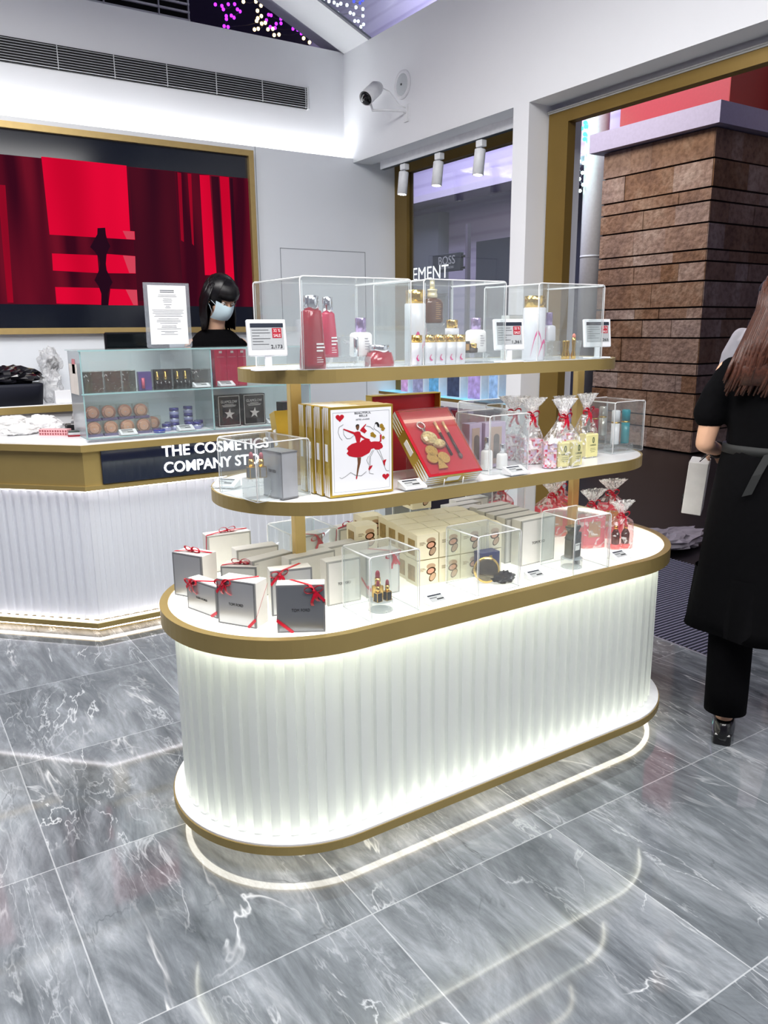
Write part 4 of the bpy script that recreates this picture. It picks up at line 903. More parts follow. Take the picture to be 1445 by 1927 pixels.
def crumple(name, label, cat_, loc, r, m, sx=1, sy=1, sz=1, seed=0, amp=.35, seg=28, f=26, rz=0, floor_=True):
    mb = MB(); mb.sphere((0, 0, 0), 1, seg)
    nv = []
    for v in mb.v:
        k = 1+amp*(noise.noise(v*2.3+Vector((seed, 0, 0)))+.6*noise.noise(v*5.1+Vector((0, seed, 0)))+.35*noise.noise(v*f/2+Vector((0, 0, seed))))
        p = Vector((v.x*sx, v.y*sy, v.z*sz))*r*k; nv.append(p)
    mb.v = nv; mb.sm = [False]*len(mb.sm); mz = min(v.z for v in nv) if floor_ else 0
    if floor_: 
        lo = -sz*r*.8; mb.v = [Vector((v.x, v.y, max(v.z, lo)-lo)) for v in nv]
    o = mb.build(name, m, loc=loc, rz=rz); return tag(o, label, cat_)
crumple('crumpled_wrap', 'crumpled black glossy foil wrap lying beside the gold compact', 'wrapper', (1.628, 1.822, IZ), .030, mat('black_foil', '15161c', .12, metal=.3, var=.1), 1.3, .9, .62, 3, .5)
puck('clear acrylic puck under the dark perfume bottle', (1.930, 1.818, IZ), .036, .034)
pf = thing('perfume_bottle', 'smoky grey square perfume bottle with white label on an acrylic puck', 'perfume bottle', (1.930, 1.818, IZ+.0345), .1)
SMK = mat('smoky_glass', '33373a', .06, coat=.5, var=.15, scale=30)
mb = MB(); mb.bx(-.024, .024, -.016, .016, 0, .066, .003); mb.extr([(-.024, -.016, .066), (.024, -.016, .066), (.013, -.016, .080), (-.013, -.016, .080)], (0, .032, 0)); mb.build('body', SMK, pf)
mb = MB(); mb.bx(-.014, .014, -.013, .013, .080, .092, .001); mb.extr([(-.014, -.014, .092), (.014, -.014, .092), (.024, -.014, .104), (.024, -.014, .110), (-.024, -.014, .110), (-.024, -.014, .104)], (0, .028, 0)); mb.build('stopper', SMK, pf)
mb = MB(); mb.bx(-.004, .018, -.0168, -.016, .026, .050); lb = mb.build('label', mat('label_white', 'f1f1ee', .5), pf)
text('TOM FORD', .005, TXT_DK, lb, (.007, -.0171, .044), width=.018, th=.0002)
t = thing('travel_spray', 'slim dark grey travel spray standing right of the perfume bottle', 'perfume bottle', (1.972, 1.835, IZ))
mb = MB(); mb.cyl(0, 0, 0, .075, .0125, 24); mb.build('body', SMK, t); mb = MB(); mb.cyl(0, 0, .078, .112, .0128, 24); mb.build('cap', BLACK, t); mb = MB(); mb.cyl(0, 0, .075, .078, .0132, 24); mb.build('collar', CHROME, t)
price_tag('small price tag in front of the lipstick cover and cream cartons', (1.335, 1.785, IZ), 0)
price_tag('small price tag between the middle and right covers on the island', (1.742, 1.793, IZ), 0)
price_tag('small price tag at the right of the perfume cover on the island', (2.145, 1.795, IZ), 0)
# pink boxes and bags at the right end
PINK = mat('pink_card', 'e8586c', .4, var=.05); PINKB = mat('pink_base', 'ff8f8c', .35); PGOLD = mat('dull_gold_label', 'c6a96a', .4, metal=.3)
def pinkbox(label, loc, rz, w=.085, d=.055, h=.12, lab=True):
    t = thing('pink_gift_carton', label, 'gift box', loc, rz, 'pink gift cartons at the right end of the island')
    mb = MB(); mb.bx(-w/2, w/2, -d/2, d/2, 0, h, .001); mb.build('carton', PINK, t)
    mb = MB(); mb.bx(-w*.28, w*.28, -d/2-.0005, -d/2, h*.35, h*.85); mb.build('label', PGOLD, t)
    mb = MB(); mb.bx(-w/2-.0005, w/2+.0005, -d/2-.0006, d/2+.0006, 0, h*.1); mb.build('base_band', PINKB, t); return t
pinks = [((2.18, 1.965), -20, 'wrapped in cellophane right behind the perfume cover'), ((2.345, 2.02), -35, 'wrapped at the right end, nearest the rim'), ((2.17, 2.16), -10, 'amid the pink group by the right post'), ((2.31, 2.26), -15, 'at the back right of the pink group'), ((2.06, 2.33), -5, 'at the back left of the pink group')]
for k, ((x, y), a, s) in enumerate(pinks):
    hh = .118 if k != 1 else .13
    pinkbox('pink gift carton '+s, (x, y, IZ), radians(a), .085 if k != 2 else .12, .055, hh)
    cello_bag('cellophane bag on the pink carton '+s.replace('wrapped ', '').replace('in cellophane ', ''), (x, y, IZ-.0001), radians(a), .097 if k != 2 else .132, .067, hh+.006, hh+.045, hh+.095, .042, m=glassy('cellophane_pink', 'fbe6e8', 1.1, haze=.04, streak=.55, sscale=30, low=.55, high=.63))
def vial(label, loc):
    t = thing('brown_bottle', label, 'bottle', loc, .2, 'small brown bottles in the pink bags'); mb = MB(); mb.lathe([(.013, .016), (.015, .02), (.015, .055), (.009, .068), (.007, .072)], (0, 0, 0), 20); mb.build('body', mat('brown_glass', '4a1f18', .08, coat=.4), t)
    mb = MB(); mb.cyl(0, 0, .072, .086, .0075, 16); mb.build('cap', GCAP, t); mb = MB(); mb.lathe([(.006, .086), (.008, .092), (.006, .098), (.001, .1)], (0, 0, 0), 14); mb.build('pump', PEARL, t)
    mb = MB(); mb.lathe([(.012, 0), (.018, .003), (.0185, .012), (.014, .0165)], (0, 0, 0), 18); mb.build('pink_foot', PINKB, t); return t
vial('small brown bottle with gold collar, left of the pair before the pink cartons', (2.232, 1.893, IZ)); vial('small brown bottle with gold collar, right of the pair before the pink cartons', (2.270, 1.880, IZ))
cello_bag('small cellophane bag with a red bow around the two brown bottles', (2.251, 1.887, IZ-.0001), -.3, .092, .048, .10, .125, .175, .038, m=glassy('cellophane_pink', 'fbe6e8'))
# ------------------------------------------------------------ middle shelf
MZ1 = MZ+.0012
acrylic_case('clear acrylic cover over two lipsticks and a grey carton, left end of the middle shelf', (.838, 1.925, MZ1), radians(8), .175, .20, .160)
pk = thing('acrylic_block', 'clear acrylic block under the two lipsticks on the middle shelf', 'display stand', (.868, 1.995, MZ1)); mb = MB(); mb.bx(-.034, .034, -.022, .022, 0, .056, .002); mb.build('block', MC['puck_clear'], pk)
SLV = mat('lip_silver', 'c4c5c8', .2, metal=.7)
lipstick('lipstick in a grey gold-edged base, left one on the middle shelf block', (.855, 1.995, MZ1+.0565), .1, base=mat('lip_grey', '6c6f70', .3), s=1.15, bullet='a4505a')
lipstick('lipstick in a silver base, right one on the middle shelf block', (.884, 1.993, MZ1+.0565), .1, base=SLV, s=1.1, bullet='a4505a')
t = thing('perfume_carton', 'grey upright carton with dark edge inside the left cover of the middle shelf', 'carton', (.930, 1.972, MZ1), radians(10))
mb = MB(); mb.bx(-.026, .026, -.045, .045, 0, .128); mb.build('carton', mat('carton_grey', 'a2a5aa', .35, metal=.2), t)
mb = MB(); mb.bx(-.027, .027, -.046, .046, .0, .004); mb.bx(-.027, .027, -.046, .046, .127, .131); mb.bx(-.027, -.0255, -.046, -.0445, .004, .127); mb.build('edge', CARDD, t)
text('TOM FORD', .012, TXT_DK, t, (-.0264, 0, .075), (0, -1, 0), (0, 0, 1), width=.035)
price_tag('small price tag at the left tip of the middle shelf', (.855, 2.185, MZ1), radians(-50))
BGOLD = mat('foil_gold', 'c2a545', .3, metal=.75, var=.03); BWH = mat('card_white', 'edeff2', .4, var=0); RED = mat('card_red', 'b90f24', .4, var=0); BLK = mat('ink', '15120f', .5, var=0); SKIN_P = mat('printed_brown', '6b4429', .5, var=0)
def belle(label, loc, rz, full=True):
    w, d, h = .198, .038, .249; t = thing('gift_set_box', label, 'gift box', loc, rz, 'upright gold gift set boxes on the middle shelf')
    mb = MB(); mb.bx(-w/2, w/2, -d/2, d/2, 0, h, .0008); mb.build('carton', BGOLD, t)
    mb = MB()
    for k in range(3):
        y = -d/2+.007+k*.012
        for z0, z1 in ((.002, .062), (h-.002, h-.062)): mb.extr([(-w/2-.0005, y-.0048, z0), (-w/2-.0005, y+.0048, z0), (-w/2-.0005, y, z1)], (.0005, 0, 0))
    for k in range(3): mb.extr([(-w/2+.01, -d/2+.005+k*.012, h), (-w/2+.01, -d/2+.013+k*.012, h), (.0, -d/2+.009+k*.012, h)], (0, 0, .0005))
    mb.build('white_triangles', BWH, t)
    mb = MB(); mb.bx(-w/2-.0009, -w/2, -.008, .008, .10, .147); mb.build('spine_label', BWH, t)
    f = -d/2
    mb = MB(); mb.bx(-w/2+.006, w/2-.006, f-.0006, f, .007, h-.007); card = mb.build('front_card', BWH, t)
    if not full: return t
    mb = MB()
    for x0, x1, z0, z1 in ((-.087, .087, .233, .2338), (-.087, .087, .0135, .0143), (-.087, -.0862, .0143, .233), (.0862, .087, .0143, .233)): mb.bx(x0, x1, f-.0009, f-.0006, z0, z1)
    mb.build('border_line', mat('line_grey', '8b8f94', .5, var=0), card)
    def q(px, py): return ((px-720)/1100*.198*.98, f-.0011, .249-(py-215)/1580*.249)
    def pg(pts, m, nm, e=0): mb = MB(); mb.extr([Vector(q(*p))-Vector((0, e, 0)) for p in pts], (0, .0003, 0)); return mb.build(nm, m, card)
    def heart(cx, cy, s):
        return [(cx+s*16*sin(a)**3/16, cy-s*(13*cos(a)-5*cos(2*a)-2*cos(3*a)-cos(4*a))/16) for a in [2*pi*i/28 for i in range(28)]]
    pg(heart(345, 400, 72), RED, 'heart'); pg(heart(1140, 1505, 64), RED, 'heart')
    text('BEAUTIFUL', .0072, TXT_DK, card, Vector(q(740, 340)), width=.050, th=.0002); text('BELLE', .0072, TXT_DK, card, Vector(q(748, 388)), width=.025, th=.0002); text('ESTEE LAUDER', .005, mat('print_grey', '7c8086', .5, var=0), card, Vector(q(740, 450)), width=.042, th=.0002)
    # dancer in a red dress
    sk = [(620, 850), (540, 870), (480, 910), (455, 945), (480, 985), (450, 1030), (490, 1075), (560, 1100), (640, 1115), (720, 1110), (790, 1080), (850, 1050), (880, 990), (930, 975), (960, 1005), (1020, 1010), (1080, 985), (1095, 955), (1070, 900), (1020, 865), (940, 855), (880, 860), (850, 820), (790, 800), (720, 820), (690, 850)]
    pg(sk, RED, 'red_skirt')
    pg([(405, 590), (480, 620), (590, 665), (650, 655), (690, 670), (705, 720), (780, 780), (860, 810), (850, 830), (770, 805), (700, 760), (680, 860), (630, 860), (600, 740), (575, 700), (480, 650), (400, 610)], RED, 'red_bodice', .0001)
    pg([(690, 640), (720, 600), (790, 535), (800, 545), (760, 600), (810, 660), (770, 700), (700, 655)], RED, 'scarf', .0001)
    pg([(620, 560), (640, 535), (670, 540), (678, 575), (665, 620), (645, 640), (622, 600)], SKIN_P, 'dancer_face', .0002); pg([(614, 570), (620, 540), (645, 528), (675, 540), (672, 556), (640, 552), (625, 575)], BLK, 'dancer_hair', .0004)
    pg([(635, 1118), (700, 1118), (690, 1210), (660, 1320), (625, 1480), (608, 1495), (625, 1330), (640, 1220)], SKIN_P, 'dancer_leg', .0001); pg([(608, 1450), (632, 1450), (620, 1500), (604, 1500)], RED, 'dancer_shoe', .0003)
    pg([(945, 550), (970, 515), (1005, 520), (1030, 560), (1030, 610), (1000, 600), (985, 550)], BLK, 'second_dancer_hair', .0002)
    pg([(1040, 745), (1072, 745), (1065, 870), (1020, 885), (1020, 870), (1040, 850)], RED, 'red_glove', .0001)
    g_ = mat('print_gold', 'b48f2f', .35, metal=.4, var=0)
    for cx, cy, s in ((1070, 590, 34), (1095, 640, 34), (905, 730, 36), (945, 760, 26), (1100, 800, 26)): pg([(cx+s*cos(a)*(1+.2*cos(5*a)), cy+s*1.2*sin(a)) for a in [2*pi*i/16 for i in range(16)]], g_, 'gold_flower', .0002)
    pg([(850, 1290), (905, 1280), (880, 1330), (840, 1370), (825, 1340)], RED, 'red_bow', .0001); pg([(1090, 1210), (1155, 1195), (1130, 1260), (1125, 1320), (1095, 1260)], RED, 'red_bow', .0001)
    mb = MB()
    for pts in ([(945, 560), (935, 620), (960, 650), (1010, 680), (1060, 740)], [(905, 1010), (850, 1110), (840, 1290), (845, 1420), (920, 1440)], [(930, 1010), (870, 1120), (862, 1290)], [(985, 1020), (1060, 1150), (1110, 1300), (1150, 1400), (1200, 1410)], [(1030, 1015), (1080, 1150), (1100, 1200)],
                [(400, 520), (330, 560), (310, 650), (340, 740), (380, 790)], [(400, 600), (410, 700), (460, 770), (520, 770), (580, 720)], [(320, 1440), (360, 1465), (430, 1430), (515, 1370), (600, 1430), (700, 1450), (790, 1380)], [(800, 570), (870, 590), (930, 650)], [(830, 1110), (800, 1180), (830, 1260)]):
        mb.tube([q(*p) for p in pts], .0004, 4)
    mb.build('ink_lines', BLK, card); return t
a3 = radians(-4.5)
for k in range(4):
    x0, y0 = 1.029-.004*k, 1.866+.041*k; c = (x0+cos(a3)*.099-sin(a3)*.019, y0+sin(a3)*.099+cos(a3)*.019, MZ1)
    belle(['gold gift set box with dancers in red dresses on its front, foremost', 'second gold gift set box behind the dancers box, only its striped spine showing', 'third gold gift set box from the front, only its striped spine showing', 'rearmost gold gift set box of the upright row'][k], c, a3, k == 0)
def openset(label, loc, rz, tilt=45):
    """open tray: origin is the front lower edge's left end"""
    w, h, d = .20, .25, .045; t = thing('open_gift_set', label, 'gift set', loc, rz, None); T = Matrix.Rotation(radians(tilt-90), 4, 'X') # local z runs up the face, -y out of it
    mb = MB(); mb.T = T; mb.bx(0, w, .004, d, 0, h); mb.bx(0, .003, 0, .004, 0, h); mb.bx(w-.003, w, 0, .004, 0, h); mb.bx(.003, w-.003, 0, .004, 0, .003); mb.bx(.003, w-.003, 0, .004, h-.003, h); mb.build('gold_tray', BGOLD, t)
    mb = MB(); mb.T = T
    for k in range(4):
        y = .006+k*.011
        for z0, z1 in ((.0, .07), (h, h-.07)): mb.extr([(-.0006, y-.0045, z0), (-.0006, y+.0045, z0), (-.0006, y, z1)], (.0006, 0, 0))
        for x0, x1 in ((0, .07), (w, w-.07)): mb.extr([(x0, y-.0045, -.0006), (x0, y+.0045, -.0006), (x1, y, -.0006)], (0, 0, .0006))
    mb.build('white_triangles', BWH, t)
    mb = MB(); mb.T = T; mb.bx(-.001, 0, .012, .032, .10, .15); mb.build('side_label', BWH, t)
    mb = MB(); mb.T = T; mb.bx(.075, .125, .012, .032, -.001, 0); mb.build('foot_label', BWH, t)
    mb = MB(); mb.T = T; mb.bx(.003, w-.003, .0015, .0042, .003, h-.003); mb.build('red_lining', mat('red_velvet', 'b3122a', .45), t)
    mb = MB(); mb.T = T; mb.bx(0, w, -.0008, .0015, 0, .0025); mb.bx(0, w, -.0008, .0015, h-.0025, h); mb.bx(0, .0025, -.0008, .0015, 0, h); mb.bx(w-.0025, w, -.0008, .0015, 0, h); mb.build('red_rim', RED, t)
    mb = MB(); mb.T = T; gg = mat('faceted_amber', 'ddd2a0', .06, trans=.5, var=.3, scale=120)
    mb.sphere((.068, -.004, .135), .026, 12, 1.15, .5, 1.0); mb.sphere((.092, -.004, .112), .020, 10, 1.25, .5, .9); mb.sm = [False]*len(mb.sm); mb.build('perfume_flask', gg, t)
    mb = MB(); mb.T = T; mb.tube([(.062+.013*cos(a), -.004, .185+.013*sin(a)) for a in [2*pi*i/20 for i in range(20)]], .0028, 8, closed=True); mb.bx(.057, .067, -.009, -.001, .158, .174, .002); mb.build('flask_ring', CHROME, t)
    gm = mat('glitter_gold', 'dcc56e', .3, metal=.6, var=.25, scale=400)
    mb = MB(); mb.T = T
    for cx, cz, r in ((.052, .088, .0205), (.042, .062, .0185), (.083, .060, .0205)): mb.extr([(cx+r*cos(a), -.006, cz+r*sin(a)) for a in [2*pi*i/24 for i in range(24)]], (0, .004, 0))
    mb.extr([(.060, -.006, .062), (.066, -.006, .062), (.080, -.006, .022), (.046, -.006, .022)], (0, .004, 0)); mb.build('club_charm', gm, t)
    for x, z in ((.118, .122), (.148, .120)):
        mb = MB(); mb.T = T; mb.tube([(x, -.003, z-.055), (x, -.003, z+.030)], .0040, 12); pn = mb.build('pencil', mat('pencil_dark', '3c2a28', .2, metal=.3), t)
        mb = MB(); mb.T = T; mb.tube([(x, -.003, z+.030), (x, -.003, z+.072)], .0047, 12); mb.build('pencil_cap', mat('pale_gold_cap', 'ead9a4', .3, metal=.4), pn)
    mb = MB(); mb.T = T; mb.sphere((.148, -.003, .062), .007, 10, 1, .8, 1.5); mb.build('brush_tip', mat('smoked_tip', '5c5352', .1), t)
    mb = MB(); mb.T = T; mb.bx(.003, w-.003, -.0105, -.0100, .003, h-.003); mb.build('clear_lid', glassy('clear_lid', 'f9f4f4', 1.3, haze=.02), t); return t
openset('open red gift set leaning back, with a faceted flask, gold club charm and two pencils', (1.332, 1.822, MZ+.034), 0)
t = thing('display_easel', 'clear acrylic easel under the leaning red gift set', 'display stand', (1.43, 1.90, MZ1)); mb = MB(); mb.bx(-.09, .09, -.088, .09, 0, .003); mb.bx(-.085, .085, .055, .058, .003, .10); mb.build('stand', CLEAR, t)
mb = MB()
for x in (-.05, .02): mb.tube([(x, -.085, .003), (x, -.09, .024)], .0018, 6)
mb.build('lip_hooks', EDGE, t)
t = thing('open_box_lid', 'red inside of an upright open gift box lid behind the leaning red set', 'box lid', (1.44, 2.12, MZ1), radians(-2))
mb = MB(); mb.bx(-.128, .128, 0, .004, 0, .248); mb.build('lining', RED, t)
mb = MB(); mb.bx(-.131, -.128, -.03, .005, 0, .25); mb.bx(.128, .131, -.03, .005, 0, .25); mb.bx(-.131, .131, -.03, .005, .248, .251); mb.build('rim', BGOLD, t)
t2 = thing('gift_set_box', 'tilted gold gift set box behind the upright row, beside the left post', 'gift box', (1.045, 2.225, MZ1), radians(-4))
mb = MB(); T = Matrix.Rotation(radians(-18), 4, 'X'); mb.T = T; mb.bx(0, .17, -.045, 0, 0.019, .205); mb.build('carton', BGOLD, t2)
mb = MB(); mb.T = T; mb.bx(-.0008, 0, -.034, -.012, .1, .15); mb.build('side_label', BWH, t2)
price_tag('small price tag between the dancers box and the leaning red set', (1.290, 1.848, MZ1), 0, 1.05)
price_tag('small price tag at the foot of the nail polish cover on the middle shelf', (1.690, 1.848, MZ1), 0, 1.05)
acrylic_case('clear acrylic cover over two white bottles, centre of the middle shelf', (1.612, 1.886, MZ1), 0, .166, .17, .186)
acrylic_case('clear acrylic cover at the back of the middle shelf behind the bags', (1.86, 2.20, MZ1), 0, .22, .16, .185)
acrylic_case('clear acrylic cover over travel bottles, right end of the middle shelf', (2.255, 1.950, MZ1), 0, .165, .18, .188)
HOLO = mat('lilac_carton', 'cdbdd6', .25, metal=.3, var=.18, scale=12); TANW = mat('tan_window', 'b9a294', .4, var=.05)
def window_carton(label, loc, rz, w=.075):
    t = thing('window_carton', label, 'carton', loc, rz, 'lilac window cartons on the middle shelf'); mb = MB(); mb.bx(-w/2, w/2, -.02, .02, 0, .15, .001); mb.build('carton', HOLO, t)
    mb = MB(); mb.extr([(-w*.3, -.0206, .012), (w*.3, -.0206, .012), (w*.3, -.0206, .135), (-w*.3, -.0206, .135)], (0, .0005, 0)); p = mb.build('tan_insert', TANW, t)
    mb = MB(); mb.extr([(.004-.012, -.0211, .03), (.004+.012, -.0211, .03), (.004+.012, -.0211, .10)]+[(.004+.012*cos(a), -.0211, .10+.012*sin(a)) for a in (pi/6, pi/3, pi/2, 2*pi/3, 5*pi/6)]+[(.004-.012, -.0211, .10)], (0, .0003, 0)); mb.build('arched_window', mat('arch_grey', '77716f', .3), p); return t
window_carton('lilac carton with a tan window, left inside the centre cover', (1.650, 2.02, MZ1), .05, .055)
window_carton('lilac carton with a tan window, right inside the centre cover', (1.728, 2.01, MZ1), -.05, .085)
def pump_bottle(label, loc, r, hb, hc, body=PEARL, cap=CHROME, group='white bottles with silver caps', sq=.82, fr=1.0, logo=False):
    t = thing('serum_bottle', label, 'bottle', loc, .05, group); mb = MB()
    mb.loft([((0, 0, 0), r*.9, r*sq*.9), ((0, 0, .003), r, r*sq), ((0, 0, hb*.88), r*fr*.94, r*sq*fr*.94), ((0, 0, hb*.96), r*fr*.8, r*sq*fr*.8), ((0, 0, hb), r*.45, r*.45)], 28, power=3.6); mb.build('body', body, t)
    mb = MB(); mb.lathe([(r*.50, hb), (r*.50, hb+hc-.001), (r*.47, hb+hc)], (0, 0, 0), 24); mb.build('cap', cap, t)
    if logo:
        mb = MB()
        for k, l in enumerate((.3, .42, .5, .4, .3)): mb.bx(-.1*r, r*l*1.1-.1*r, -r*sq*.995-.0006, -r*sq*.96, hb*(.72-.11*k), hb*(.74-.11*k))
        mb.build('print_lines', mat('print_soft', '8f8b98', .5, var=0), t)
    return t
pump_bottle('taller pearl bottle with silver cap inside the centre cover', (1.672, 1.968, MZ1), .019, .066, .042)
pump_bottle('shorter pearl bottle with silver cap inside the centre cover', (1.727, 1.955, MZ1), .018, .052, .030)
MOS = mat('mosaic_card', 'd8a7b5', .45, var=0)
def mosaic():
    m = bpy.data.materials.new('mosaic_print'); m.use_nodes = True; nt = m.node_tree; N = nt.nodes.new; L = nt.links.new; b = nt.nodes['Principled BSDF']
    tc = N('ShaderNodeTexCoord'); v = N('ShaderNodeTexVoronoi'); v.inputs['Scale'].default_value = 140; v.inputs['Randomness'].default_value = .25; L(tc.outputs['Object'], v.inputs['Vector'])
    r = N('ShaderNodeValToRGB'); r.color_ramp.interpolation = 'CONSTANT'; cs = ['e9d9df', 'c9526c', 'd9c3d8', 'b99a8c', 'e6a4ae', 'cfc4e0']
    e = r.color_ramp.elements; e[0].color = lin(cs[0]); e[1].position = 1/6; e[1].color = lin(cs[1])
    for i in range(2, 6): q = r.color_ramp.elements.new(i/6); q.color = lin(cs[i])
    sx = N('ShaderNodeSeparateColor'); L(v.outputs['Color'], sx.inputs[0]); L(sx.outputs[0], r.inputs[0]); L(r.outputs[0], b.inputs['Base Color']); b.inputs['Roughness'].default_value = .4; return m
MOSAIC = mosaic(); YEL = mat('pale_yellow_bottle', 'e6e0a0', .3, var=.02); GRN = mat('dark_green_print', '2d4a35', .4, var=0)
def mosaic_box(label, loc, rz, w=.05, d=.05):
    mb = MB(); mb.bx(-w/2, w/2, -d/2, d/2, 0, .083, .001); o = mb.build('mosaic_carton', MOSAIC, loc=loc, rz=rz); return tag(o, label, 'carton', 'pink mosaic cartons on the middle shelf')
def lotion(label, loc, rz, w=.05):
    t = thing('lotion_box', label, 'carton', loc, rz, 'pale yellow lotion boxes on the middle shelf'); mb = MB(); mb.bx(-w/2, w/2, -.02, .02, 0, .084, .004); mb.build('body', YEL, t)
    mb = MB()
    for sg in (-1, 1): mb.tube([(.003+sg*.0035*cos(a)*(1 if sg > 0 else 1), -.0205, .062+.0095*sin(a)) for a in [pi*i/10-pi/2 for i in range(11)]], .0013, 6)
    o = mb.build('green_emblem', GRN, t); text('CLINIQUE', .007, GRN, o, (.002, -.0205, .044), width=.030, th=.0002)
    mb = MB()
    for k, l in enumerate((.024, .028, .02)): mb.bx(.002-l/2, .002+l/2, -.0204, -.02, .032-k*.006, .033-k*.006)
    mb.build('print_lines', GRN, t); return t
mosaic_box('pink mosaic carton beside the front pair of yellow boxes', (1.872, 1.885, MZ1), radians(-36), .042, .05)
lotion('pale yellow lotion box, left of the front pair', (1.908, 1.868, MZ1), radians(-8), .046); lotion('pale yellow lotion box, right of the front pair', (1.962, 1.862, MZ1), radians(2), .048)
lotion('pale yellow lotion box standing alone right of the front pair', (2.140, 1.962, MZ1), 0, .062)
mosaic_box('pink mosaic carton behind the front bag', (1.885, 1.985, MZ1), radians(-25), .065, .05)
mosaic_box('pink mosaic carton left inside the rear left bag', (1.893, 2.085, MZ1), radians(-40), .05, .05)
mosaic_box('pink mosaic carton behind the lone yellow box', (2.095, 2.03, MZ1), radians(-20), .05, .05)
cello_bag('clear cellophane bag with a large red bow, front centre of the middle shelf', (1.920, 1.875, MZ), radians(-6), .142, .062, .086, .165, .225, .042)
cello_bag('clear cellophane bag with a red bow over the lone yellow box', (2.135, 1.975, MZ), 0, .085, .062, .088, .165, .225, .040)
cello_bag('clear cellophane bag with a red bow behind the front bag, left of it', (1.885, 1.992, MZ), radians(-20), .085, .075, .086, .165, .222, .044)
cello_bag('clear cellophane bag with a red bow at the rear left of the bags', (1.895, 2.092, MZ), radians(-30), .075, .075, .086, .165, .222, .044)
cello_bag('clear cellophane bag with a red bow, between the post and the lone yellow box', (2.092, 2.045, MZ), radians(-10), .07, .07, .086, .155, .215, .038)
def travel(label, loc, m, capm, r=.0155, h=.125):
    t = thing('travel_bottle', label, 'bottle', loc, 0, 'slim travel bottles in the right cover'); mb = MB(); mb.lathe([(r-.001, 0), (r, .001), (r, h*.62)], (0, 0, 0), 28); mb.build('body', m, t)
    mb = MB(); mb.lathe([(r, h*.66), (r, h-.003), (r-.003, h), (.001, h)], (0, 0, 0), 28); mb.build('cap', capm, t); mb = MB(); mb.cyl(0, 0, h*.62, h*.66, r+.0004, 28); mb.build('gold_ring', GCAP, t); return t
TEAL = mat('teal_lacquer', '1f8f9b', .2, var=.02); TW = mat('white_lacquer', 'eef0f4', .2, var=0)
t = thing('acrylic_block', 'clear acrylic block under the white and teal bottles', 'display stand', (2.335, 1.995, MZ1)); mb = MB(); mb.bx(-.055, .06, -.022, .022, 0, .028, .002); mb.build('block', MC['puck_clear'], t)
t = thing('acrylic_block', 'higher clear acrylic block at the back of the right cover', 'display stand', (2.335, 2.075, MZ1)); mb = MB(); mb.bx(-.068, .068, -.022, .022, 0, .05, .002); mb.build('block', MC['puck_clear'], t)
travel('white travel bottle with a gold ring in the right cover', (2.312, 1.992, MZ1+.0285), TW, TW); travel('teal travel bottle with a gold ring in the right cover', (2.365, 1.990, MZ1+.0285), TEAL, TEAL)
travel('red travel bottle at the back left of the right cover', (2.290, 2.075, MZ1+.0505), mat('red_lacquer', 'a5142f', .2), mat('red_lacquer', 'a5142f', .2), .015, .105); travel('silver travel bottle at the back of the right cover', (2.335, 2.075, MZ1+.0505), mat('silver_lacquer', 'd7d6cf', .2, metal=.4), mat('silver_lacquer', 'd7d6cf', .2, metal=.4), .014, .11)

# ------------------------------------------------------------ top shelf
UZ1 = UZ+.0012
acrylic_case('large clear acrylic cover over the red bottles, left on the top shelf', (.985, 1.925, UZ1), 0, .355, .30, .244)
acrylic_case('clear acrylic cover over the brown bottle and tubes, middle of the top shelf', (1.385, 1.925, UZ1), 0, .315, .27, .246)
acrylic_case('clear acrylic cover over the tall bottle and lip colours, right on the top shelf', (1.848, 1.935, UZ1), 0, .305, .27, .246)
REDG = mat('red_glass', '9c0526', .08, coat=.5, trans=.1, var=.05, scale=12); REDM = mat('pink_red_fade', 'c42c52', .1, coat=.5, trans=.1, var=.2, scale=6)
def tall_red(label, loc, m, r0, r1, h, hc):
    t = thing('toner_bottle', label, 'bottle', loc, .1, 'red toner bottles on the top shelf'); mb = MB(); mb.loft([((0, 0, 0), r0, r0*.75), ((0, 0, h*.1), r0, r0*.75), ((0, 0, h*.55), (r0+r1)/2, (r0+r1)/2*.78), ((0, 0, h-.004), r1, r1*.85), ((0, 0, h), r1*.85, r1*.75)], 28, power=3.0); mb.build('body', m, t)
    mb = MB(); mb.lathe([(r1*.78, h), (r1*.78, h+hc-.001), (r1*.7, h+hc)], (0, 0, 0), 24); mb.build('cap', CHROME, t)
    mb = MB()
    for k, l in enumerate((.8, .9, .7)): mb.bx(-.1*r0, r0*l*.8-.1*r0, -r0*.757, -r0*.70, h*.42-k*.009, h*.42-k*.009+.004)
    for k, l in enumerate((.5, .7, .7)): mb.bx(-.1*r0, r0*l*.8-.1*r0, -r0*.765, -r0*.70, h*.2-k*.006, h*.2-k*.006+.0015)
    mb.build('print_lines', TXT_WH, t); return t
tall_red('dark red tall bottle with a silver cap, leftmost on the top shelf', (1.033, 1.955, UZ1), REDG, .036, .026, .158, .038)
t = thing('acrylic_block', 'low clear acrylic riser in the left cover of the top shelf', 'display stand', (1.150, 2.0, UZ1)); mb = MB(); mb.bx(-.07, .075, -.04, .05, 0, .030, .002); mb.build('block', MC['puck_clear'], t)
tall_red('red to pink fading bottle with a silver cap on the acrylic riser', (1.108, 2.0, UZ1+.0305), REDM, .028, .018, .122, .042)
def jar(label, loc, r0, r1, hb, hc, m, cap=CHROME, group='jars on the top shelf'):
    t = thing('cream_jar', label, 'jar', loc, 0, group); mb = MB(); mb.loft([((0, 0, 0), r0, r0*.8), ((0, 0, hb*.25), r0, r0*.8), ((0, 0, hb), r1, r1*.85)], 28, power=2.8); mb.build('body', m, t)
    mb = MB(); mb.lathe([(r1*.86, hb), (r1*.86, hb+hc-.001), (r1*.8, hb+hc)], (0, 0, 0), 28); mb.build('lid', cap, t); return t
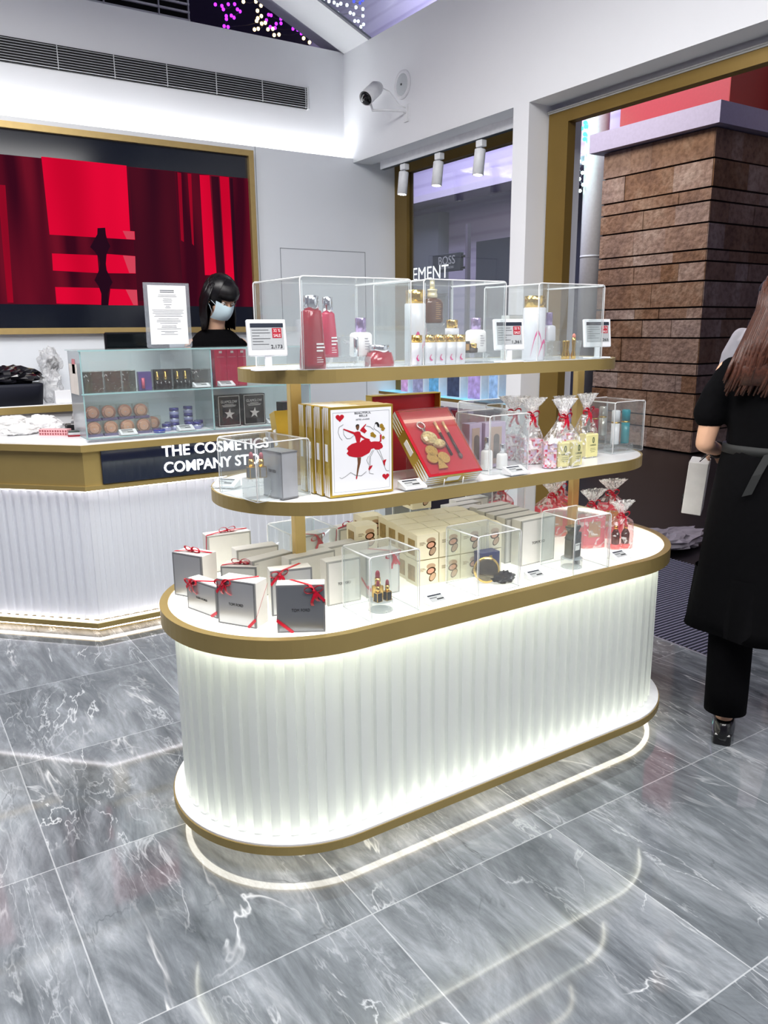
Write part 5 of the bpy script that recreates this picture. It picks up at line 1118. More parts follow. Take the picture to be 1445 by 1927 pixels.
jar('red glass jar with a silver lid in the left cover', (1.268, 1.985, UZ1), .044, .036, .040, .022, REDG)
t = thing('crystal_block', 'clear bubbled crystal block beside the red bottles', 'display stand', (1.155, 1.995, UZ1+.0305)); mb = MB(); mb.bx(-.022, .022, -.022, .022, 0, .056, .002); mb.build('block', MC['puck_clear'], t)
t = thing('travel_spray', 'slim chrome tube beside the white serum bottle', 'bottle', (1.19, 1.985, UZ1+.0305)); mb = MB(); mb.lathe([(.007, 0), (.007, .052), (.005, .054)], (0, 0, 0), 16); mb.build('tube', CHROME, t)
pump_bottle('white serum bottle with a lilac pump cap in the left cover', (1.228, 2.02, UZ1+.0305), .032, .068, .040, PEARL, LILCAP, 'white serum bottles with lilac caps', logo=True)
FROST = mat('frosted_bottle', 'e4e4ea', .3, trans=.15, var=.03, coat=.3); PK = mat('pink_swirl', 'd9488c', .4, var=0)
def tallb(label, loc, r, h, hc, swirl=True):
    t = thing('lotion_bottle', label, 'bottle', loc, 0, 'tall frosted bottles with gold caps'); mb = MB(); mb.lathe([(r-.002, 0), (r, .002), (r, h-.002), (r-.003, h)], (0, 0, 0), 32); mb.build('body', FROST, t)
    mb = MB(); mb.lathe([(r*.92, h), (r*.92, h+hc-.001), (r*.85, h+hc)], (0, 0, 0), 32); mb.build('cap', GCAP, t)
    if swirl:
        for ph, hh in ((0, .08), (.7, .05), (1.4, .09)):
            mb = MB(); path = []; ws = []
            for i in range(12):
                u = i/11; a = -pi/2-1.0+ph+u*1.1; path.append((cos(a)*(r+.0006), sin(a)*(r+.0006), .012+hh*sin(u*pi*.9))); ws.append(Vector((0, 0, .012*sin(u*pi)+.001)))
            mb.strip(path, ws, .0006); mb.build('pink_petal', PK, t)
    return t
tallb('tall frosted bottle with a gold cap, left in the middle cover', (1.448, 2.055, UZ1), .034, .182, .040)
tallb('tall frosted bottle with a gold cap and pink petals, right cover', (1.912, 2.020, UZ1), .038, .172, .038)
t = thing('crystal_block', 'clear crystal block under the brown dropper bottle', 'display stand', (1.497, 2.035, UZ1)); mb = MB(); mb.bx(-.034, .034, -.024, .024, 0, .122, .002); mb.build('block', MC['puck_clear'], t)
t = thing('dropper_bottle', 'brown dropper bottle with a pale pump raised on a crystal block', 'bottle', (1.497, 2.035, UZ1+.1225)); BRN = mat('amber_glass', '5a3320', .08, coat=.5, trans=.15, var=.1, scale=10)
mb = MB(); mb.loft([((0, 0, 0), .030, .020), ((0, 0, .004), .033, .022), ((0, 0, .060), .033, .022), ((0, 0, .072), .026, .018), ((0, 0, .076), .014, .013)], 28, power=3.4); mb.build('body', BRN, t)
mb = MB(); mb.lathe([(.015, .076), (.016, .078), (.016, .086), (.0145, .088), (.0145, .096), (.016, .097), (.015, .102)], (0, 0, 0), 24); mb.lathe([(.008, .102), (.007, .124), (.003, .126)], (0, 0, 0), 16); mb.build('dropper_cap', mat('ivory_gold', 'd9cfae', .25, metal=.3), t)
mb = MB()
for k, l in enumerate((.010, .018, .020, .014, .019, .017, .019, .012, .018)): mb.bx(-.002, -.002+l, -.0225, -.0218, .060-k*.0058, .0615-k*.0058)
mb.build('gold_print', mat('gold_print', 'b98d54', .4, metal=.4, var=0), t)
for k, x in enumerate((1.388, 1.436, 1.474, 1.512, 1.549)):
    lab = ['leftmost', 'second', 'middle', 'fourth', 'rightmost'][k]; y = 1.963-.001*k
    t = thing('cream_tube', 'frosted pink-petal tube with a gold cap, %s of the front row in the middle cover' % lab, 'tube', (x, y, UZ1), 0, 'frosted tubes with gold caps')
    mb = MB(); mb.loft([((0, 0, 0), .0185, .004), ((0, 0, .004), .0185, .0045), ((0, 0, .030), .0175, .012), ((0, 0, .066), .0165, .0165)], 24, power=2.2); mb.build('body', FROST, t)
    mb = MB(); mb.cyl(0, 0, .066, .088, .0160, 24); mb.build('cap', GCAP, t)
    mb = MB(); mb.strip([(-.004, -.0125, .030), (-.007, -.0105, .022), (-.003, -.009, .015), (.003, -.0085, .013)], (.004, 0, .003), .0006); mb.build('pink_petal', PK, t)
jar('small frosted jar with a tall gold cap behind the tubes', (1.575, 2.035, UZ1+.085), .022, .021, .022, .026, FROST, GCAP)
t = thing('crystal_block', 'clear block under the gold-capped jar behind the tubes', 'display stand', (1.575, 2.035, UZ1)); mb = MB(); mb.bx(-.02, .02, -.02, .02, 0, .0845, .002); mb.build('block', MC['puck_clear'], t)
t = thing('acrylic_block', 'low clear acrylic riser in the middle cover of the top shelf', 'display stand', (1.648, 2.02, UZ1)); mb = MB(); mb.bx(-.058, .05, -.03, .035, 0, .030, .002); mb.build('block', MC['puck_clear'], t)
t = thing('sample_box', 'small dark brown box on the riser behind the tubes', 'box', (1.604, 2.01, UZ1+.0305), .2); mb = MB(); mb.bx(-.012, .012, -.015, .015, 0, .036, .001); mb.build('body', mat('dark_brown_card', '2e221a', .3), t); mb = MB(); mb.bx(-.008, .008, -.0156, -.015, .008, .028); mb.build('gold_print', MC['gold_print'], t)
jar('small dark jar with a gold lid on the riser', (1.635, 2.005, UZ1+.0305), .0165, .0165, .014, .015, mat('dark_brown_card', '2e221a', .3), GCAP)
pump_bottle('white serum bottle with a lilac pump cap in the middle cover', (1.672, 2.035, UZ1+.0305), .033, .072, .036, PEARL, LILCAP, 'white serum bottles with lilac caps', logo=True)
t = thing('tall_grey_box', 'tall pale grey carton with a dark top standing at the back of the right cover', 'carton', (1.93, 2.150, UZ1), .05); mb = MB(); mb.bx(-.034, .034, -.02, .02, 0, .148, .001); mb.build('carton', mat('carton_pale', 'c9c9c6', .4), t); mb = MB(); mb.bx(-.033, .033, -.019, .019, .148, .150); mb.build('lid', GREY, t)
t = thing('acrylic_block', 'clear bubbled crystal block, right cover of the top shelf', 'display stand', (1.965, 2.0, UZ1)); mb = MB(); mb.bx(-.036, .036, -.02, .028, 0, .062, .002); mb.build('block', MC['puck_clear'], t)
pump_bottle('frosted bottle with a lilac chrome cap on the crystal block', (1.972, 2.01, UZ1+.0625), .022, .052, .042, FROST, LILCAP, 'frosted bottles with lilac caps')
pump_bottle('smaller frosted bottle with a lilac cap behind the crystal block', (2.025, 2.075, UZ1+.06), .015, .044, .030, FROST, LILCAP, 'frosted bottles with lilac caps')
t = thing('crystal_block', 'clear block under the smaller frosted bottle in the right cover', 'display stand', (2.025, 2.075, UZ1)); mb = MB(); mb.bx(-.018, .018, -.018, .018, 0, .0595, .002); mb.build('block', MC['puck_clear'], t)
for k, (x, y) in enumerate(((2.022, 1.985), (2.043, 1.99), (2.062, 1.98))):
    t = thing('lip_colour', 'gold cone-shaped lip colour, %s of the three in the right cover' % ['leftmost', 'middle', 'rightmost, coral tip raised'][k], 'lipstick', (x, y, UZ1), 0, 'gold lip colours')
    mb = MB(); mb.lathe([(.009, 0), (.009, .014), (.0045, .03), (.007, .060), (.007, .072 if k == 2 else .062)], (0, 0, 0), 18); mb.build('case', GCAP, t)
    if k == 2: mb = MB(); mb.lathe([(.006, .072), (.006, .080), (.002, .086)], (0, 0, 0), 16); mb.build('bullet', mat('coral', 'e58a78', .4, var=0), t)
t = thing('clear_cup', 'small clear faceted cup right of the lip colours', 'cup', (2.088, 1.99, UZ1)); mb = MB(); mb.lathe([(.010, 0), (.011, .002), (.016, .062), (.0145, .062), (.010, .006)], (0, 0, 0), 10, smooth=False); mb.build('cup', MC['puck_clear'], t)
big_tag('upright price display at the left end of the top shelf, reading 2,173', (.912, 1.98, UZ1), radians(-6), '2,173')
big_tag('upright price display between the middle and right covers of the top shelf', (1.728, 1.905+.03, UZ1), radians(-10), '1,361')
big_tag('upright price display at the right end of the top shelf', (2.185, 1.985, UZ1), radians(-14), '1,265')
# ------------------------------------------------------------ on and in the service counter
WZ = .9925; CB_ = .9955
CSH = 1.2115
NAVB = mat('navy_bottle', '1b1d52', .15, coat=.4); OLIVE = mat('olive_foil_carton', '3b3d30', .2, var=.5, scale=60, coat=.6); PURP = mat('purple_lacquer', '3a3a86', .15, metal=.4)
CRIM = mat('crimson_card', 'b01541', .4)
def cbox(name, label, x, y, z, w, d, h, m, group=None, cat_='carton', rz=0, b=.001):
    t = thing(name, label, cat_, (x, y, z), rz, group); mb = MB(); mb.bx(-w/2, w/2, -d/2, d/2, 0, h, b); mb.build('carton', m, t); return t
def wrap(t, w, d, h): mb = MB(); mb.bx(-w/2-.002, w/2+.002, -d/2-.002, d/2+.002, 0, h+.003, .002); mb.build('film', glassy('shrink_film', 'f2f2ee', 1.5, haze=.05, streak=.5, sscale=35, low=.6, high=.68), t)
for k, (x, w) in enumerate(((.915, .088), (1.008, .075), (1.088, .06))):
    t = cbox('film_wrapped_carton', 'dark olive film-wrapped carton, %s on the upper glass shelf' % ['leftmost', 'second from the left', 'third from the left'][k], x, 4.02, CSH, w, .05, .098, OLIVE, 'dark film-wrapped cartons'); wrap(t, w, .05, .098)
t = cbox('makeup_pouch', 'clear pouch with a pink lip colour and violet band on the upper glass shelf', 1.168, 4.02, CSH, .065, .03, .09, mat('violet_card', '5a4a86', .3, var=.2), None, 'pouch')
mb = MB(); mb.cyl(-.012, -.02, .008, .06, .008, 12); mb.build('lip_tube', mat('rose', 'd0647a', .3), t)
for k, x in enumerate((1.262, 1.366)):
    t = cbox('lipstick_duo_box', 'black box with two gold-capped lip colours, %s one on the upper glass shelf' % ['left', 'right'][k], x, 4.04, CSH, .095, .03, .098, mat('black_gloss', '0a0a0c', .1, coat=.5), 'black lip colour boxes', 'box')
    for sx in (-.03, .012):
        mb = MB(); mb.cyl(sx, -.026, .0, .045, .010, 16); mb.cyl(sx+.02, -.026, .0, .04, .009, 16); pb = mb.build('black_tube', mat('black_gloss', '0a0a0c', .1, coat=.5), t)
        mb = MB(); mb.lathe([(.009, .045), (.009, .062), (.007, .066), (.007, .084), (.005, .088)], (sx, -.026, 0), 16); mb.build('gold_tube', GCAP, pb)
t = cbox('film_wrapped_carton', 'charcoal film-wrapped carton right of the lip colour boxes', 1.462, 4.02, CSH, .085, .05, .092, mat('charcoal_card', '2f3234', .2, coat=.5, var=.2), 'dark film-wrapped cartons'); wrap(t, .085, .05, .092)
for k, x in enumerate((1.518, 1.552)):
    t = thing('navy_bottle', 'small navy bottle, %s of the pair beside the divider' % ['left', 'right'][k], 'bottle', (x, 4.09, CSH), 0, 'navy bottles'); mb = MB(); mb.cyl(0, 0, 0, .07, .014, 16); mb.build('body', NAVB, t); mb = MB(); mb.cyl(0, 0, .07, .09, .009, 16); mb.build('cap', BLACK, t)
for k, x in enumerate((1.585, 1.650, 1.706)):
    t = cbox('crimson_gift_box', 'crimson upright gift box with a buckle tab, %s of three' % ['leftmost', 'middle', 'rightmost'][k], x, 4.07, CSH, (.066, .062, .048)[k], .06, .188, CRIM, 'crimson gift boxes', 'gift box'); mb = MB(); mb.bx(-.008, .008, -.0325, -.03, .170, .182); mb.build('tab', mat('buckle', 'd9c3c3', .3, metal=.5), t)
    mb = MB(); mb.bx(-.02, .02, -.0306, -.03, .150, .151); mb.build('print_line', mat('buckle', 'd9c3c3', .3), t)
t = thing('shelf_card', 'blank white card standing in the glass display case', 'card', (1.335, 4.15, CSH)); mb = MB(); mb.bx(-.038, .038, 0, .002, 0, .172); mb.build('card', mat('blank_card', 'e3e7ea', .6), t)
for l, x, z, s in (('small price tag before the charcoal carton on the upper glass shelf', 1.452, CSH, 0), ('small price tag before the crimson boxes', 1.588, CSH, 0), ('small price tag before the bronzer packs', 1.058, CB_, 0), ('small price tag before the purple jars', 1.352, CB_, 0), ('small price tag right of the framed mask boxes', 1.868, CB_, 0)):
    price_tag(l, (x, 3.985 if x not in (1.868,) else 4.02, z), 0, 1.15)
def pack(label, x, y, z):
    t = thing('bronzer_pack', label, 'compact pack', (x, y, z), 0, 'clear-boxed round bronzer packs'); ax = Matrix.Rotation(pi/2, 3, 'X')
    mb = MB(); mb.lathe([(.001, 0), (.032, 0), (.034, .004), (.034, .026), (.030, .030), (.001, .030)], (0, .015, .038), 24, axis=ax); mb.build('compact', mat('bronzer', 'c98a72', .3, var=.25, scale=40), t)
    mb = MB(); mb.lathe([(.026, .031), (.020, .034), (.001, .0345)], (0, .015, .038), 24, axis=ax); mb.build('face', mat('bronzer_face', 'dfa78c', .2, coat=.4), t)
    mb = MB(); mb.bx(-.037, .037, -.024, .020, 0, .075, .002); mb.build('clear_box', MC['shrink_film'], t)
    mb = MB(); mb.bx(-.037, .037, -.0235, .019, 0.0005, .012); mb.build('violet_base', mat('violet_card', '5a4a86', .3, var=.2), t); return t
pk0 = pack('round bronzer pack, lower row, leftmost in the case', .905, 4.03, CB_)
nm = ['second from the left', 'third from the left', 'fourth from the left', 'rightmost']
for k in range(4): dup(pk0, (.905+.081*(k+1) if k < 3 else 1.218, 4.03 if k < 3 else 4.10, CB_), 0, 'round bronzer pack, lower row, '+nm[k])
for k in range(4): dup(pk0, (.905+.079*k, 4.04, CB_+.0755), 0, 'round bronzer pack, upper row, '+(['leftmost']+nm)[k])
t = thing('jar_lid', 'flat blue jar lying beside the bronzer packs', 'jar', (1.215, 3.985, CB_)); mb = MB(); mb.lathe([(.028, 0), (.030, .003), (.030, .013), (.028, .016)], (0, 0, 0), 28); mb.build('body', mat('blue_lacquer', '1a2ea0', .15), t); mb = MB(); mb.lathe([(.0303, .006), (.0303, .008)], (0, 0, 0), 28); mb.build('silver_ring', CHROME, t)
def pjar(label, x, y, z, r=.024):
    t = thing('purple_jar', label, 'jar', (x, y, z), 0, 'small purple cream jars'); mb = MB(); mb.lathe([(r*.9, 0), (r, .002), (r, .018)], (0, 0, 0), 24); mb.build('body', mat('frost_violet', '8d8fb8', .2, coat=.4), t)
    mb = MB(); mb.cyl(0, 0, .018, .022, r*1.01, 24); mb.build('silver_ring', CHROME, t); mb = MB(); mb.lathe([(r, .022), (r, .036), (r*.9, .038)], (0, 0, 0), 24); mb.build('lid', PURP, t); return t
for k, (x, y, z) in enumerate(((1.268, 4.03, 0), (1.305, 4.10, 0), (1.318, 4.05, .0385), (1.318, 4.05, 0), (1.318, 4.05, .077), (1.430, 4.03, 0), (1.462, 4.09, 0), (1.410, 4.10, 0), (1.410, 4.10, .0385), (1.410, 4.10, .077), (1.39, 4.03, 0))):
    pjar('small purple cream jar, ' + ['leftmost one', 'at the back left', 'second level of the left stack', 'bottom of the left stack', 'top of the left stack', 'front right one', 'far right back one', 'bottom of the right stack', 'second level of the right stack', 'top of the right stack', 'just left of the front right one'][k], x, y, CB_+z)
for k, x in enumerate((1.605, 1.750)):
    t = cbox('mask_kit_box', 'black and silver framed box with a star, %s of the pair in the case' % ['left', 'right'][k], x, 4.03, CB_, .128, .05, .168, mat('mask_black', '1b1a1c', .25, metal=.3, var=.3, scale=20), 'black and silver star boxes', 'box'); f = -.0255
    SL = mat('print_silver', 'cfcac6', .3, metal=.4, var=0); mb = MB()
    for a in ((-.060, .060, .160, .163), (-.060, .060, .005, .008), (-.060, -.057, .008, .160), (.057, .060, .008, .160)): mb.bx(a[0], a[1], f-.0004, f+.0005, a[2], a[3])
    mb.build('silver_border', SL, t)
    text('GLAMGLOW', .020, SL, t, (0, f-.0005, .132), width=.092, th=.0003)
    mb = MB(); mb.extr([((.030 if i % 2 == 0 else .012)*sin(i*pi/5+.1), f-.0008, .066+(.030 if i % 2 == 0 else .012)*cos(i*pi/5+.1)) for i in range(10)], (0, .0008, 0)); mb.build('star', SL, t)
    mb = MB()
    for z, l in ((.118, .05), (.112, .08), (.106, .07)): mb.bx(-l/2, l/2, f-.0004, f+.0003, z, z+.0022)
    mb.build('print_lines', SL, t)
t = cbox('black_gift_box', 'small black gift box tied with red ribbon at the right of the case', 1.950, 4.04, CB_, .075, .06, .112, mat('black_card', '141416', .3), None, 'gift box', .15)
mb = MB(); mb.bx(-.0385, .0385, -.031, .031, .046, .056); mb.bx(-.005, .005, -.0312, .0312, 0, .1125); bow(mb, (.0, -.034, .052), .03, (1, 0, 0), (0, 0, 1), .009); mb.build('ribbon', RIB, t)
# sign holder, monitor
t = thing('sign_holder', 'clear upright sign holder with a printed notice standing on the display case', 'sign holder', (1.315, 4.03, 1.415), radians(2))
mb = MB(); mb.bx(-.118, .118, -.004, .004, .004, .318, .002); mb.bx(-.1, .1, -.04, .04, 0, .004, .001); mb.build('holder', glassy('holder_clear', 'eef2f5', 1.2, haze=.22, hazecol='c9ced6'), t)
mb = MB(); mb.bx(-.098, .098, -.0055, -.0045, .018, .305); s_ = mb.build('notice', mat('notice_paper', 'eceef0', .6, var=0), t)
mb = MB(); r_ = random.Random(5)
for k in range(2): mb.bx(-.036, .036, -.0061, -.0055, .279-k*.008, .283-k*.008)
z = .258
for grp, wmin, wmax in ((2, .06, .11), (3, .02, .05), (3, .02, .04), (5, .13, .165), (4, .09, .15), (3, .06, .13), (3, .04, .10)):
    for k in range(grp): w = r_.uniform(wmin, wmax); mb.bx(-w/2, w/2, -.006, -.0055, z, z+.0018); z -= .0075
    z -= .0045
mb.build('print_lines', mat('notice_ink', '5c6066', .6, var=0), s_)
t = thing('monitor', 'black monitor behind the glass display case, seen over its top', 'monitor', (1.31, 4.55, 0))
mb = MB(); mb.bx(-.19, .17, -.015, .015, 1.18, 1.494, .008); mb.build('housing', BLACK, t); mb = MB(); mb.bx(-.18, .16, -.0165, -.015, 1.20, 1.484); mb.build('screen', mat('off_screen', '0d1214', .05), t)
mb = MB(); mb.bx(-.03, .03, 0, .04, .0, 1.25, .004); mb.bx(-.09, .09, -.05, .12, 0, .02, .004); mb.build('stand', BLACK, t)
# clutter at the left end of the worktop
PLW = mat('white_plastic_bag', 'e6e6e4', .3, var=.04, scale=12, coat=.3); PLC = glassy('clear_poly', 'f8f8f8', .5, haze=.3, hazecol='dcdee0', rough=.25, streak=.7, sscale=14, low=.45, high=.62)
crumple('plastic_bag', 'white soft packet lying at the left end of the counter', 'bag', (.600, 4.56, WZ), .11, PLW, 1.2, .7, .38, 1, .35)
crumple('plastic_bag', 'flat off-white packet at the front left edge of the counter', 'bag', (.615, 4.35, WZ), .085, PLW, 1.1, .55, .33, 5, .3)
crumple('tissue_pile', 'crumpled white tissue beside the flat packet', 'tissue', (.735, 4.42, WZ), .07, mat('tissue', 'f2f2f2', .8, var=.02), 1.25, .75, .62, 9, .6)
crumple('computer_mouse', 'dark grey rounded mouse behind the tissue', 'mouse', (.800, 4.64, WZ), .055, mat('mouse_grey', '2c2d30', .4), 1.0, .7, .62, 2, .04)
t = thing('label_printer', 'low black device on the counter beside the case', 'device', (.925, 4.36, WZ), -.1); mb = MB(); mb.bx(-.085, .085, -.05, .05, 0, .035, .006); mb.build('body', BLACK, t); mb = MB(); mb.bx(-.06, -.04, -.03, -.01, .035, .037); mb.build('button', TAGW, t)
t = thing('paper_roll', 'white paper roll standing against the display case', 'paper roll', (.940, 4.42, WZ+.0), .2); mb = MB(); mb.T = Matrix.Translation((0, 0, .085)) @ Matrix.Rotation(radians(18), 4, 'Y'); mb.lathe([(.012, -.045), (.045, -.045), (.045, .045), (.012, .045)], (0, 0, 0), 28); mb.build('roll', mat('roll_paper', 'f1f1ef', .7), t); mb = MB(); mb.bx(-.05, .05, -.04, .04, .0, .042, .004); mb.build('base', GREY, t)
t = thing('tape_box', 'pink box with a giraffe-like brown spot pattern on the counter', 'box', (.760, 4.22, WZ), -.70); mb = MB(); mb.bx(-.075, .075, -.022, .022, 0, .032, .001); mb.build('body', mat('pink_spots', 'e2a9ac', .5, var=0), t)
mb = MB(); r_ = random.Random(2)
for i in range(11):
    for j in range(2):
        cx, cz = -.068+i*.0136, .009+j*.014; mb.extr([(cx+.0052*r_.uniform(.8, 1.1)*cos(a), -.0226, cz+.0055*r_.uniform(.8, 1.1)*sin(a)) for a in [2*pi*q_/6+.3*j for q_ in range(6)]], (0, .0006, 0))
mb.build('spots', mat('spot_brown', '8a4048', .5, var=0), t)
t = thing('small_tin', 'small box with red foot and dark green top at the counter corner', 'box', (.845, 4.13, WZ), -.25); mb = MB(); mb.bx(-.042, .042, -.03, .03, 0, .008, .001); mb.build('foot', mat('tin_red', '8c1f2c', .4), t); mb = MB(); mb.bx(-.040, .040, -.028, .028, .008, .020, .001); mb.build('middle', mat('tin_grey', 'b9bbbd', .4), t); mb = MB(); mb.bx(-.038, .038, -.026, .026, .020, .026, .001); mb.build('lid', mat('tin_green', '33423a', .3, var=.4), t)
# on the back shelf
BZ = 1.1045
t = thing('storage_crate', 'dark navy storage box full of bagged goods on the back shelf', 'storage box', (.66, 4.86, BZ), 0)
mb = MB(); mb.loft([((0, 0, 0), .155, .11), ((0, 0, .10), .165, .12), ((0, 0, .115), .165, .12)], 40, power=7); mb.build('box', mat('navy_fabric', '0a0f20', .7), t)
o = crumple('black_bag', 'shiny black plastic bag bulging over the navy storage box', 'bag', (.66, 4.86, BZ+.1155), .125, mat('black_poly', '15151a', .15, coat=.6), 1.3, .8, .42, 4, .35)
crumple('plastic_bag', 'clear crumpled plastic bag with black print on the back shelf', 'bag', (.885, 4.88, BZ), .085, PLC, .75, .7, 1.15, 11, .35)
crumple('plastic_bag', 'upper crumpled clear bag with dark contents above the printed bag', 'bag', (.905, 4.97, BZ+.158), .075, PLC, .8, .7, 1.1, 14, .4)
crumple('dark_parcel', 'dark grey parcel inside the upper clear bag', 'parcel', (.918, 4.97, BZ+.175), .042, mat('parcel_dark', '36363a', .4, var=.3), .8, .7, 1.1, 17, .2)
t = cbox('white_box', 'white box in front of the clear bags on the back shelf', .925, 4.80, BZ, .09, .04, .07, TAGW, None, 'box')
# ------------------------------------------------------------ people
SKIN = mat('skin', 'd9ab8c', .5, var=.05, scale=14); BLKF = mat('black_cloth', '08080a', .95, spec=.1, var=.15, scale=60); BLKT = mat('black_trousers', '060608', .95, spec=.1, var=.1, scale=60)
HAIRB = mat('black_hair', '0d0b0e', .35, var=.2, scale=200); HAIRBR = mat('brown_hair', '46261a', .42, var=.35, scale=120)
def limb(mb, pts, seg=16):
    """pts: (x, y, z, r); round tapered limb with spherical ends"""
    mb.tube([p[:3] for p in pts], [p[3] for p in pts], seg)
    for p in (pts[0], pts[-1]): mb.sphere(p[:3], p[3]*.99, 14)
def fuse(mb, name, m, parent, voxel=.006, smooth=4):
    o = mb.build(name, m, parent); r = o.modifiers.new('r', 'REMESH'); r.mode = 'VOXEL'; r.voxel_size = voxel; r.use_smooth_shade = True
    s = o.modifiers.new('s', 'SMOOTH'); s.iterations = smooth; s.factor = .5; bpy.context.view_layer.update()
    me = bpy.data.meshes.new_from_object(o.evaluated_get(bpy.context.evaluated_depsgraph_get())); o.modifiers.clear(); o.data = me
    for p in me.polygons: p.use_smooth = True
    me.materials.clear(); me.materials.append(m); return o
def head(mb, c, pitch=0, turn=0, s=1.0):
    """fused head shapes; local face looks to +y. returns transform"""
    T = Matrix.Translation(c) @ Matrix.Rotation(turn, 4, 'Z') @ Matrix.Rotation(-pitch, 4, 'X') @ Matrix.Scale(s, 4); old = mb.T; mb.T = T
    mb.sphere((0, -.008, .02), .083, 24, .92, 1.1, 1.08); mb.sphere((0, .028, -.035), .058, 20, .98, .95, 1.15); mb.sphere((0, .062, -.082), .019, 12, 1.3, .8, .9)
    mb.tube([(0, .084, .012), (0, .098, -.018), (0, .104, -.030)], [.007, .009, .011], 10); mb.sphere((0, .101, -.031), .012, 12, 1.2, .8, .8)
    for sg in (-1, 1):
        mb.sphere((sg*.078, -.004, -.010), .018, 12, .35, .9, 1.5); mb.sphere((sg*.034, .076, -.030), .018, 12, 1, .6, 1); mb.sphere((sg*.030, .080, .018), .012, 12, 1.4, .5, .5)
    mb.sphere((0, .083, -.056), .014, 12, 1.7, .6, .6)
    mb.T = old; return T
def face_parts(parent, T, eyes=True):
    mb = MB(); mb.T = T
    for sg in (-1, 1): mb.sphere((sg*.031, .079, .003), .0115, 14)
    e = mb.build('eyes', mat('eye_white', 'efe9e4', .2, var=0), parent)
    mb = MB(); mb.T = T
    for sg in (-1, 1): mb.sphere((sg*.031, .0865, .001), .0058, 12)
    mb.build('irises', mat('iris', '1a0f0a', .1, var=0), e)
    mb = MB(); mb.T = T
    for sg in (-1, 1): mb.tube([(sg*.016, .092, .026), (sg*.032, .0915, .031), (sg*.047, .082, .026)], [.002, .0026, .0015], 6); mb.tube([(sg*.019, .089, .010), (sg*.031, .0915, .013), (sg*.043, .084, .008)], .0012, 5)
    mb.build('brows', HAIRB, parent)
    mb = MB(); mb.T = T; mb.sphere((0, .0935, -.0555), .012, 12, 1.7, .35, .42); mb.build('lips', mat('lips', 'b5605c', .4, var=0), parent)
def hand(mb, wrist, fingers_dir, palm_n, s=1.0, curl=.5, side=1):
    """palm plus four separate fingers and a thumb, rooted at the wrist"""
    w = Vector(wrist); f = Vector(fingers_dir).normalized(); n = Vector(palm_n).normalized(); a = f.cross(n).normalized()*side
    mb.tube([w, w+f*.03*s, w+f*.075*s], [.021*s, .026*s, .024*s], 12)
    for k, (o, L) in enumerate(((-.027, .062), (-.009, .072), (.009, .067), (.026, .052))):
        p = w+f*.075*s+a*o*s; d = f.copy(); path = [w+f*.045*s+a*o*.8*s, p]
        for j in range(3): d = (d+n*curl*.75).normalized(); p = p+d*(L*s/3); path.append(p.copy())
        mb.tube(path, [.009*s, .0088*s, .0082*s, .0075*s, .006*s], 10); mb.sphere(path[-1], .006*s, 8)
    p = w+f*.025*s-a*.022*s; q = p-a*.028*s+f*.028*s+n*.012*s; r = q+f*.03*s+n*.012*s
    mb.tube([w+f*.012*s, p, q, r], [.013*s, .012*s, .0095*s, .0075*s], 10); mb.sphere(r, .0072*s, 8)
def strands(name, roots, m, parent, r=.0045, seg=5):
    mb = MB()
    for path in roots: mb.tube(path, [r]*(len(path)-1)+[r*.4], seg)
    return mb.build(name, m, parent)

# --- shop assistant seen from behind, right edge of the picture
A = thing('person', 'person seen from behind in black top and long apron, long brown hair, at the right', 'person', (2.575, 1.520, 0), radians(-58))
mb = MB()
T_ = head(mb, (.0, .0, 1.565), .1, .15)
limb(mb, [(0, -.012, 1.40, .048), (0, -.008, 1.50, .046)])
mb.loft([((0, 0, .90), .165, .115), ((0, 0, 1.0), .150, .105), ((0, 0, 1.10), .130, .095), ((0, 0, 1.22), .155, .105), ((0, 0, 1.33), .175, .10), ((0, 0, 1.385), .12, .075), ((0, -.005, 1.41), .06, .055)], 28)
for sg in (-1, 1):
    limb(mb, [(sg*.165, 0, 1.345, .046), (sg*.205, -.02, 1.22, .040), (sg*.225, -.03, 1.10, .031)])
    limb(mb, [(sg*.225, -.03, 1.10, .031), (sg*.215, .08, 1.075, .028), (sg*.19, .19, 1.05, .024)])
    hand(mb, (sg*.19, .19, 1.05), (-sg*.15, .9, -.25), (-sg*.3, .0, -1), .95, .6, sg)
limb(mb, [(-.085, 0, .90, .085), (-.085, .0, .55, .062), (-.082, -.015, .46, .052), (-.080, -.03, .30, .050), (-.078, -.03, .105, .033)])
limb(mb, [(.085, .02, .90, .085), (.12, .16, .55, .062), (.13, .18, .46, .052), (.16, .22, .30, .050), (.18, .25, .105, .033)])
for x, y in ((-.078, -.03), (.18, .25)): limb(mb, [(x, y-.01, .085, .030), (x, y+.06, .055, .030), (x, y+.15, .03, .026)])
fuse(mb, 'body', SKIN, A); face_parts(A, T_)
mb = MB(); mb.loft([((0, 0, .98), .172, .125, 0, .02), ((0, 0, 1.05), .160, .118, 0, .03), ((0, 0, 1.14), .158, .118, 0, .03), ((0, 0, 1.24), .175, .120, 0, .02), ((0, 0, 1.32), .195, .115), ((0, -.003, 1.375), .165, .095), ((0, -.005, 1.405), .10, .075), ((0, -.006, 1.42), .062, .060)], 36, rn=7)
for sg in (-1, 1): limb(mb, [(sg*.150, 0, 1.345, .056), (sg*.190, -.015, 1.27, .058), (sg*.214, -.022, 1.205, .058)])
fuse(mb, 'black_top', BLKF, A, .007)
